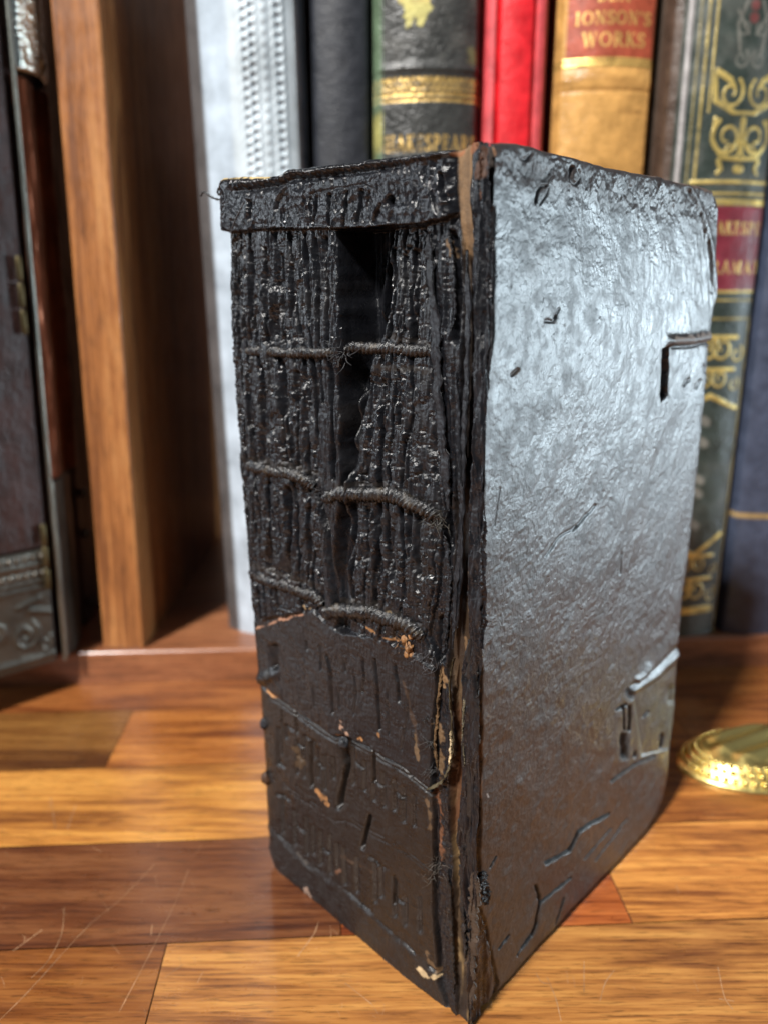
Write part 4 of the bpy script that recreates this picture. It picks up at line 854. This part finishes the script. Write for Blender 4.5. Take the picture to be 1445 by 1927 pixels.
for pts, wd, dep in [([(1009, 380), (1012, 362), (1020, 350), (1027, 350)], 2.2, .8), ([(1030, 355), (1028, 368), (1018, 384)], 1.6, .45), ([(1078, 315), (1074, 335), (1078, 345)], 3.0, 1.0), ([(1088, 320), (1092, 335), (1082, 348)], 2.2, .5),
                     ([(1028, 604), (1040, 606), (1046, 596)], 3.2, .5), ([(1044, 598), (1052, 580)], 1.8, .4), ([(964, 706), (974, 696)], 3.2, .6), ([(1024, 1046), (1050, 1010), (1084, 990)], 2.0, .45), ([(1078, 998), (1098, 974), (1118, 952)], 2.2, .55),
                     ([(1027, 1624), (1050, 1612), (1072, 1600), (1088, 1566), (1110, 1550), (1144, 1532)], 4.2, 1.0), ([(1007, 1668), (1014, 1684), (1016, 1700)], 3.4, 1.3), ([(1016, 1700), (1040, 1680), (1073, 1652)], 2.6, .8), ([(1016, 1700), (1009, 1738), (1000, 1760), (982, 1784)], 3.0, 1.1),
                     ([(921, 1632), (932, 1612)], 1.8, .5), ([(938, 1786), (946, 1774), (956, 1760)], 2.0, .7), ([(1060, 1690), (1050, 1720), (1044, 1740)], 1.8, .5), ([(1168, 1040), (1166, 1080)], 2.0, .4), ([(1120, 1620), (1180, 1540)], 1.6, .3), ([(973, 1800), (985, 1780)], 2, .5),
                     ([(1000, 288), (992, 300), (985, 298)], 3, .5), ([(1040, 298), (1056, 296), (1072, 304)], 3.2, .45), ([(1150, 1560), (1100, 1615)], 2, .35), ([(940, 920), (930, 990)], 1.5, .25), ([(952, 300), (966, 330)], 5, .5)]:
    ck(pts, wd, dep)
# upper clasp bed: cut slot, rolled leather lip, sunk patch
slot = [(1246, 656), (1262, 652), (1261, 700), (1257, 742), (1243, 756), (1240, 740), (1243, 700)]
Hc -= 2.8*ss(0, 1, np.where(inpoly(wx, wy, slot), segdist(wx, wy, slot+[slot[0]])/2.5, 0))
Hc -= .55*ss(648, 654, Y)*ss(1248, 1262, X)*ss(760, 735, Y)
Hc += 1.1*np.exp(-(segdist(X, Y, [(1264, 641), (1300, 639), (1342, 632)])/8.5)**2)-1.1*np.exp(-(segdist(X, Y, [(1268, 653), (1300, 651), (1342, 643)])/3.2)**2)
for q in ([(1290, 725), (1298, 715)], [(1312, 728), (1318, 718)], [(1328, 690), (1330, 700)]): ck(q, 3.0, .7)
# lower clasp plate remnant: sharp ridge, slots, rivet hollows
Hc += .5*np.exp(-(segdist(X, Y, [(1188, 1304), (1236, 1272), (1262, 1246), (1285, 1226)])/5)**2)-.7*np.exp(-(segdist(X, Y, [(1190, 1293), (1232, 1262), (1262, 1234), (1284, 1214)])/4)**2)
Hc += 1.0*np.exp(-(segdist(X, Y, [(1202, 1280), (1216, 1268), (1222, 1254)])/6)**2)
plate = [(1190, 1306), (1236, 1276), (1285, 1232), (1278, 1330), (1262, 1412), (1205, 1426)]
pl = ss(0, 6, np.where(inpoly(X, Y, plate), segdist(X, Y, plate+[plate[0]]), 0)); Hc -= .45*pl
for pts, wd, dep in [([(1174, 1386), (1174, 1422)], 5.5, 1.9), ([(1185, 1330), (1186, 1362), (1184, 1374)], 3.4, 1.6), ([(1174, 1330), (1176, 1374)], 2.4, 1.0), ([(1195, 1416), (1194, 1422)], 4.2, 1.5), ([(1247, 1384), (1245, 1406)], 4.0, 1.3), ([(1264, 1300), (1264, 1318)], 6, 1.1), ([(1184, 1302), (1188, 1310)], 5, 1.2), ([(1160, 1336), (1178, 1326)], 3.0, .8), ([(1214, 1350), (1222, 1340)], 3, .5), ([(1150, 1470), (1190, 1440), (1230, 1424)], 3.5, .4)]:
    ck(pts, wd, dep)
# lifted corner of the leather at the upper right
Hc += .75*np.exp(-(segdist(wx, wy, [(1296, 352), (1318, 400), (1334, 455), (1346, 540), (1352, 570)])/5.5)**2)-.35*np.exp(-(segdist(wx, wy, [(1288, 356), (1310, 404), (1326, 460), (1338, 548)])/5)**2)
Hc += .35*(ridged(Bg*220+Zc*90, Zc*60, 2, 251)-.5)*ss(1290, 1320, X)*ss(600, 560, Y)*2
Hc += .8*(fbm(Bg*260, Zc*260, 4, 253)-.5)*2*ss(365, 310, Y-(X-925)*.22)
Hc -= 3.6*np.exp(-ed/3.2)
Hc = np.clip(Hc, -5, 3)
C = np.ones(X.shape+(3,))*hexc(.0085, .009, .010); R = np.full(X.shape, .345)
C = mixa(C, ss(1150, 1600, Y+.25*(X-900))*.85, hexc(.026, .020, .0165)); R += .07*ss(1100, 1700, Y)
C = mixa(C, ss(.50, .8, fbm(Bg*120, Zc*120, 4, 261))*.6, hexc(.024, .019, .016))
R += .16*(fbm(Bg*60, Zc*60, 3, 263)-.5)+.10*ss(.5, .7, fbm(Bg*260, Zc*260, 3, 265))
tq = ss(365, 320, Y-(X-925)*.22)*.8; C = mixa(C, tq, hexc(.034, .026, .024)); R += .1*tq
C = mixa(C, (1-kE)*.8, CH); R = np.where(kE < .5, .27, R); R = R+(.85-R)*KM*.9; C = mixa(C, KM*.7, hexc(.004, .0035, .003))  # shade inside the cracks is put into the colour as well
def dab(pts, wd, col, amt=1.0, th=.50, sc=500):
    global C, R
    m = ss(0, .25, (1-segdist(wx, wy, pts)/wd)+(fbm(Bg*sc, Zc*sc, 3, int(pts[0][0]) % 97)-.5)*1.6-th)*amt
    C = mixa(C, m, col); R = R*(1-m)+.65*m
dab([(1268, 641), (1300, 639), (1340, 633)], 13, hexc(.16, .13, .11), .8, .3)
C = mixa(C, pl*ss(.42, .62, fbm(Bg*150, Zc*150, 3, 271))*.9*ss(1195, 1260, X), hexc(.045, .040, .018))
dab([(1270, 1300), (1262, 1400)], 14, hexc(.08, .07, .025), .7); dab([(905, 268), (925, 300), (918, 340), (912, 380)], 13, RST*.45, .9); dab([(926, 272), (930, 290)], 10, hexc(.25, .12, .05), .7)
dab([(966, 704), (974, 697)], 6, hexc(.09, .06, .04), .9); dab([(1100, 296), (1250, 332), (1350, 364)], 9, hexc(.13, .085, .065), .6); dab([(903, 1340), (904, 1420), (903, 1500)], 4, ORG*.6, .8); dab([(914, 1494), (917, 1500)], 4, hexc(.6, .6, .58), .9)
dab([(1060, 612), (1038, 605)], 7, hexc(.05, .04, .035), .6); dab([(890, 1730), (896, 1790), (888, 1850)], 9, hexc(.12, .12, .13), .5, .5, 1200)
dab([(915, 1800), (922, 1860), (905, 1900)], 18, hexc(.055, .032, .022), .7)
Pc = Q0+NC*(Hc[..., None]/1000); Pc[..., 2] = np.maximum(Pc[..., 2], .0002)
zs = np.where(kE < .5, 1, 0)
qm = inside[:-1, :-1] & inside[1:, 1:] & inside[1:, :-1] & inside[:-1, 1:]
for k, nm in enumerate(('front_cover', 'board_edge_leather')):
    ny, nx = X.shape; idx = np.arange(ny*nx).reshape(ny, nx)
    q = np.stack([idx[:-1, :-1], idx[:-1, 1:], idx[1:, 1:], idx[1:, :-1]], -1)[qm & (zs[:-1, :-1] == k)]
    used = np.zeros(ny*nx, bool); used[q.ravel()] = True; rm = np.cumsum(used)-1
    link(nm, Pc.reshape(-1, 3)[used], rm[q], M['cover'] if k == 0 else M['char'], book, True, {'Col': C.reshape(-1, 3)[used], 'rgh': R.ravel()[used]})
# ---- bulk behind the skins: page block and boards
M['pages'] = simple('scorched_pages', (.10, .065, .035), .8, grain=900, aniso=(1, 1, .03))
M['board'] = simple('dark_board', (.03, .022, .018), .6)
def bookbox(nm, a0, a1, b0, b1, z0, z1, m):
    V = []
    for z in (z0, z1):
        for a, b in ((a0, b0), (a1, b0), (a1, b1), (a0, b1)): V.append(A0+DS*a+DC*b+Z3*z)
    return link(nm, V, [(0, 3, 2, 1), (4, 5, 6, 7), (0, 1, 5, 4), (1, 2, 6, 5), (2, 3, 7, 6), (3, 0, 4, 7)], m, book, False)
bookbox('page_block', .0062, .0890, .0145, .124, .004, .2345, M['pages'])
# front board body follows the traced outline, about 4 mm thick
def board(nm, outline, off, th, mat):
    pts = [onplane(px, py, A0, NC) for px, py in outline]; n = len(pts); V = [p-NC*off for p in pts]+[p-NC*(off+th) for p in pts]
    for p in V: p[2] = max(p[2], .0003)
    F = [tuple(range(n)), tuple(range(2*n-1, n-1, -1))]+[(i, n+i, n+(i+1) % n, (i+1) % n) for i in range(n)]
    return link(nm, V, F, mat, book, False)
cen = np.mean([p for p in oc], axis=0)
inner = [(x+(cen[0]-x)*.012+(26 if x < 950 else 0), y+(cen[1]-y)*.006) for x, y in oc[2:-2]]
board('front_board', inner, .0031, .0022, M['board'])
bookbox('back_board', .0905, .0945, .004, .134, .0005, .2385, M['board'])

# ---- sewing cords: twisted, singed, standing proud of the folds
M['cord'] = attr_mat('singed_cord', 2200, 1.5, .0002, .6)
def cord(pts, hts, r=.00125, seed=1, tint=.5):
    h = np.interp(np.linspace(0, 1, 260), np.linspace(0, 1, len(hts)), hts)
    p2 = spline([(x, y, 0) for x, y in pts], 260)
    P = np.array([onplane(a[0], a[1]+1.2*math.sin(i*.07+seed), A0, NS)+NS*(hh-.10)*.001 for i, (a, hh) in enumerate(zip(p2, h))])
    u = np.linspace(0, 1, 260); rr = r*(.55+.45*np.minimum(1, np.minimum(u, 1-u)*14))*(1+.16*(fbm(u*30, u*0, 3, seed)-.5)*2)
    V, F = tube(P, rr, 20, (3, 230, .42), .30, seed)
    n = fbm(V[:, 0]*900, V[:, 2]*900, 3, seed); c = CH*.9+(n[:, None]**6)*1.3*tint*(hexc(.20, .15, .09)-CH)
    return link('raised_cord', V, F, M['cord'], book, True, {'Col': c, 'rgh': .22+.18*n})
cord([(430, 657), (480, 661), (540, 663), (590, 664), (640, 662)], (-2.4, .3, .5, 1.5, 1.6), .00135, 11, .45)
cord([(630, 660), (655, 656), (700, 656), (750, 659), (806, 664)], (1.0, -1.4, -2.0, -1.7, -2.0), .00135, 12, .4)
cord([(447, 872), (490, 882), (540, 890), (575, 900), (598, 915)], (-2.2, .3, .7, 1.3, 1.0), .0016, 13, .6)
cord([(612, 936), (650, 930), (700, 930), (750, 936), (795, 958), (826, 976)], (.6, .2, -.2, 0, 0, -1.2), .0018, 14, .7)
cord([(463, 1078), (500, 1090), (550, 1106), (590, 1120), (612, 1134)], (-2.2, .3, .7, .7, .6), .0016, 15, .7)
cord([(612, 1158), (640, 1148), (690, 1152), (730, 1162), (770, 1178), (796, 1200)], (.3, .4, .4, .5, .3, -.8), .0019, 16, .8)
# frayed stub at the cavity and singed tufts
def tuft(pts, n, seed, spread, col, r=.00012, h=1.0, nm='frayed_fibre'):
    rnd = random.Random(seed); Vs = []; Fs = []; k = 0
    for i in range(n):
        (x, y) = pts[rnd.randrange(len(pts))]; x += rnd.gauss(0, spread); y += rnd.gauss(0, spread*.7)
        p = [sp(x, y)+NS*h*.001]
        d = np.array([rnd.gauss(0, 1), rnd.gauss(0, 1), rnd.gauss(0, 1)]); d = d/np.linalg.norm(d)*.00038+NS*.0001
        for j in range(4):
            d = d+np.array([rnd.gauss(0, .0004) for _ in range(3)])*.6; p.append(p[-1]+d)
        V, F = tube(np.array(p), [r, r, r*.8, r*.5, r*.3], 5); Vs.append(V); Fs.append(F+k); k += len(V)
    V = np.vstack(Vs); link(nm, V, np.vstack(Fs), M['cord'], book, True, {'Col': np.tile(col, (len(V), 1)), 'rgh': np.full(len(V), .5)})
tuft([(640, 660), (655, 668), (630, 656)], 60, 1, 8, CH*1.5, .00014, 1.6)
tuft([(600, 925), (612, 935), (588, 908)], 40, 2, 7, CH*2, .00012, .8)
tuft([(818, 972), (825, 985)], 40, 3, 7, hexc(.04, .037, .03), .00012, -.2)
tuft([(760, 1205), (768, 1222), (758, 1212), (770, 1196)], 50, 4, 5, ORG*.5, .00015, -.3, 'orange_fibre')
crumb_later = [(758, 1204, .0011, 1), (766, 1218, .0013, 2), (762, 1230, .0009, 3), (770, 1196, .0009, 4)]
tuft([(610, 1142), (602, 1130)], 30, 5, 7, CH*2, .00012, .8)
tuft([(800, 1238), (812, 1250)], 35, 6, 8, hexc(.05, .05, .055), .0001, .5)
tuft([(820, 1620), (815, 1640), (805, 1655)], 45, 7, 9, hexc(.06, .05, .04), .0001, -.6)
tuft([(812, 1400), (812, 1450), (806, 1350)], 45, 8, 5, hexc(.03, .03, .03), .00008, .4)
# loose sewing threads
def thread(pts, hts, r, col, seed=1):
    p2 = spline([(x, y, h) for (x, y), h in zip(pts, hts)], 60); P = np.array([sp(a[0], a[1], a[2]*.001) for a in p2])
    V, F = tube(P, r*(1+.25*np.sin(np.arange(60)*.9)), 7); link('loose_thread', V, F, M['cord'], book, True, {'Col': np.tile(col, (len(V), 1)), 'rgh': np.full(len(V), .45)})
thread([(384, 369), (390, 362), (397, 365), (406, 372), (418, 376), (426, 372)], (1, 1.3, 1.3, 1.2, 1, 0), .00032, hexc(.02, .02, .02))
thread([(426, 372), (416, 364), (422, 350), (428, 342)], (0, 1, 1.2, .6), .00034, hexc(.02, .02, .02))
thread([(483, 382), (475, 402), (466, 420), (459, 438), (461, 450)], (4.2, 4.6, 4.6, 4.3, 4.0), .00024, hexc(.03, .03, .032))
# ---- torn flakes of leather and paper peeling along the joint
def flake(pts, width, h0, h1, tilt, col, seed, th=.00035, rag=.35, plane='s', rough=.42, nm='leather_flake'):
    """a ribbon following traced points; width (mm), height profile, tilt lifts its right edge"""
    n = 200; p2 = spline([(x, y, 0) for x, y in pts], n); u = np.linspace(0, 1, n)
    f = sp if plane == 's' else cv; nn, dd = (NS, -DS) if plane == 's' else (NC, DC)
    W = width*.001*(.35+.65*np.minimum(1, np.minimum(u, 1-u)*9)); m = 7; V = []
    for i in range(n):
        c = f(p2[i][0], p2[i][1]); hh = (h0+(h1-h0)*u[i])*.001+.0004*(vnoise(np.array(u[i]*14.), np.array(2.), seed)-.5)
        for side in (0, 1):
            for j in range(m):
                v = j/(m-1)-.5
                wv = W[i]*(1+rag*(float(vnoise(np.array(u[i]*38.), np.array(3.+np.sign(v)), seed+1))-.5)*2)
                curl = tilt*.001*(v+.5)**2+.00035*(float(vnoise(np.array(u[i]*9.+v*2), np.array((v+.5)*7+4.), seed+5))-.5)*2+.00016*(float(vnoise(np.array(u[i]*120.), np.array((v+.5)*9+4.), seed+6))-.5)*2
                V.append(c+dd*v*wv+nn*(hh+curl-side*th+.0002*(float(vnoise(np.array(u[i]*60.), np.array(v*5+9.), seed+2))-.5)))
    V = np.array(V); V[:, 2] = np.maximum(V[:, 2], .0003); idx = np.arange(n*2*m).reshape(n, 2, m); F = []
    F += list(np.stack([idx[:-1, 0, :-1], idx[:-1, 0, 1:], idx[1:, 0, 1:], idx[1:, 0, :-1]], -1).reshape(-1, 4))
    F += list(np.stack([idx[:-1, 1, :-1], idx[1:, 1, :-1], idx[1:, 1, 1:], idx[:-1, 1, 1:]], -1).reshape(-1, 4))
    for j in (0, m-1): F += list(np.stack([idx[:-1, 0, j], idx[1:, 0, j], idx[1:, 1, j], idx[:-1, 1, j]], -1).reshape(-1, 4))
    for i in (0, n-1): F += list(np.stack([idx[i, 0, :-1], idx[i, 0, 1:], idx[i, 1, 1:], idx[i, 1, :-1]], -1).reshape(-1, 4))
    n2 = fbm(V[:, 0]*500+V[:, 1]*300, V[:, 2]*180, 3, seed)
    link(nm, V, np.array(F), M['char'], book, True, {'Col': np.clip(np.asarray(col)[None, :]*(.5+1.0*n2[:, None]), 0, 1), 'rgh': np.full(len(V), rough)})
flake([(808, 440), (812, 520), (822, 640), (826, 760), (836, 860), (844, 960)], 3.2, .3, .2, .8, CH*1.3, 301)
flake([(878, 470), (880, 620), (876, 760), (872, 900), (866, 1040), (862, 1180)], 2.2, -.2, .2, 1.0, CH*1.2, 302)
flake([(856, 700), (860, 860), (866, 960), (858, 1080), (850, 1220)], 2.2, -.6, -.4, .8, CH*1.1, 303)
flake([(894, 420), (896, 560), (896, 700), (893, 820)], 1.2, .2, .2, -.5, CH*1.3, 304, rough=.28)
flake([(912, 380), (916, 470), (917, 560), (914, 660), (910, 760)], 1.1, .5, .4, .4, CH*1.6, 305, plane='c')
flake([(896, 830), (893, 960), (890, 1080), (888, 1180)], 2.4, .4, .3, -.5, CH*1.3, 306)
flake([(852, 1240), (846, 1290), (848, 1340), (852, 1390), (850, 1430), (838, 1462), (822, 1476), (806, 1482)], 1.1, -.6, 0, 1.4, hexc(.07, .055, .03), 307, rag=.6)
flake([(849, 1375), (850, 1400), (848, 1436)], .8, .4, .5, .5, IVO, 308)
flake([(890, 1190), (886, 1300), (880, 1390), (884, 1480), (878, 1560), (884, 1640)], 3.0, .2, .1, -.6, CHB, 309, rag=.5)
flake([(877, 1300), (872, 1380), (876, 1440)], .9, .2, .3, .6, hexc(.13, .11, .07), 310)
flake([(872, 1590), (868, 1660), (872, 1740), (876, 1800)], 2.2, -.2, .2, .8, CHB*1.2, 311)
flake([(892, 1640), (890, 1720), (886, 1800), (884, 1900)], 3.2, .3, .2, -.4, hexc(.04, .028, .02), 312, rag=.5)
flake([(905, 1640), (909, 1670), (912, 1700)], 2.4, .3, .3, .6, CHB, 313, plane='c', rag=.7)
flake([(836, 1640), (842, 1720), (846, 1790), (852, 1870)], 2.0, -1.6, -1.0, 1.0, CHB, 314)
flake([(826, 1250), (820, 1300), (816, 1350), (814, 1400), (818, 1450)], 1.3, -1.2, -1.0, .5, PAP*.5, 315)
flake([(842, 430), (850, 480), (852, 560), (848, 620)], 1.4, -.3, -.6, .9, CH*1.6, 316)
flake([(832, 1000), (842, 1080), (838, 1160), (832, 1230)], 1.8, -.9, -.6, .7, CH, 317)
flake([(900, 272), (905, 300), (902, 340), (906, 380)], 1.6, .5, .3, .7, RST*.8, 321, rag=.7)
flake([(915, 400), (918, 480), (914, 560)], .7, .4, .3, .5, CH*1.6, 322, plane='c', rag=.8, rough=.3)
flake([(907, 980), (904, 1060), (908, 1140), (903, 1220)], 1.3, .3, .2, .6, CH*1.5, 323, plane='c', rag=.8)
flake([(900, 1260), (896, 1330), (902, 1400)], 1.4, .3, .3, .7, CHB, 324, rag=.8)
# rolled upper edge of the board's leather near the head, and crumbs clinging to the left edge
def crumb(px, py, r, h, col, seed, off=0, nm='charred_crumb'):
    th = np.linspace(0, np.pi, 14); ph = np.linspace(0, 2*np.pi, 20, endpoint=False); T, Pp = np.meshgrid(th, ph, indexing='ij')
    Rr = r*(1+.55*(fbm(np.cos(Pp)*1.6+5, T*1.8+np.sin(Pp)*1.5+5, 3, seed)-.5)*2)
    V = sp(px+16, py, (h+1.6)*.001)+np.stack([np.sin(T)*np.cos(Pp), np.sin(T)*np.sin(Pp), 1.2*np.cos(T)], -1)*Rr[..., None]
    idx = np.arange(14*20).reshape(14, 20); nx = np.roll(idx, -1, 1); F = np.stack([idx[:-1], idx[1:], nx[1:], nx[:-1]], -1).reshape(-1, 4)
    link(nm, V.reshape(-1, 3), F, M['char'], book, True, {'Col': np.tile(col, (14*20, 1)), 'rgh': np.full(280, .5)})
crumb(484, 1465, .0021, -2.2, hexc(.045, .020, .009), 1); crumb(481, 1362, .0017, -2.4, CH*2, 2)
crumb(492, 1270, .0018, -1.6, hexc(.03, .032, .034), 5); crumb(636, 1396, .0016, -.4, hexc(.018, .02, .024), 6)
for px, py, rr_, sd in crumb_later: crumb(px-12, py, rr_, -1.6, ORG*.8, sd+20, nm='orange_fragment')

# pieces that belong to a part: title label on its spine, front board's edge leather on the cover
for o in list(COL.objects):
    base = o.name.split('.')[0]
    host = {'title_label': 'spine', 'board_edge_leather': 'front_board', 'front_cover': 'front_board', 'title_panel': 'spine_leather', 'foot_turn_in': 'spine_leather'}.get(base)
    if host and o.parent is not None:
        h = [c for c in o.parent.children if c.name.split('.')[0] == host]
        if h: o.parent = h[0]
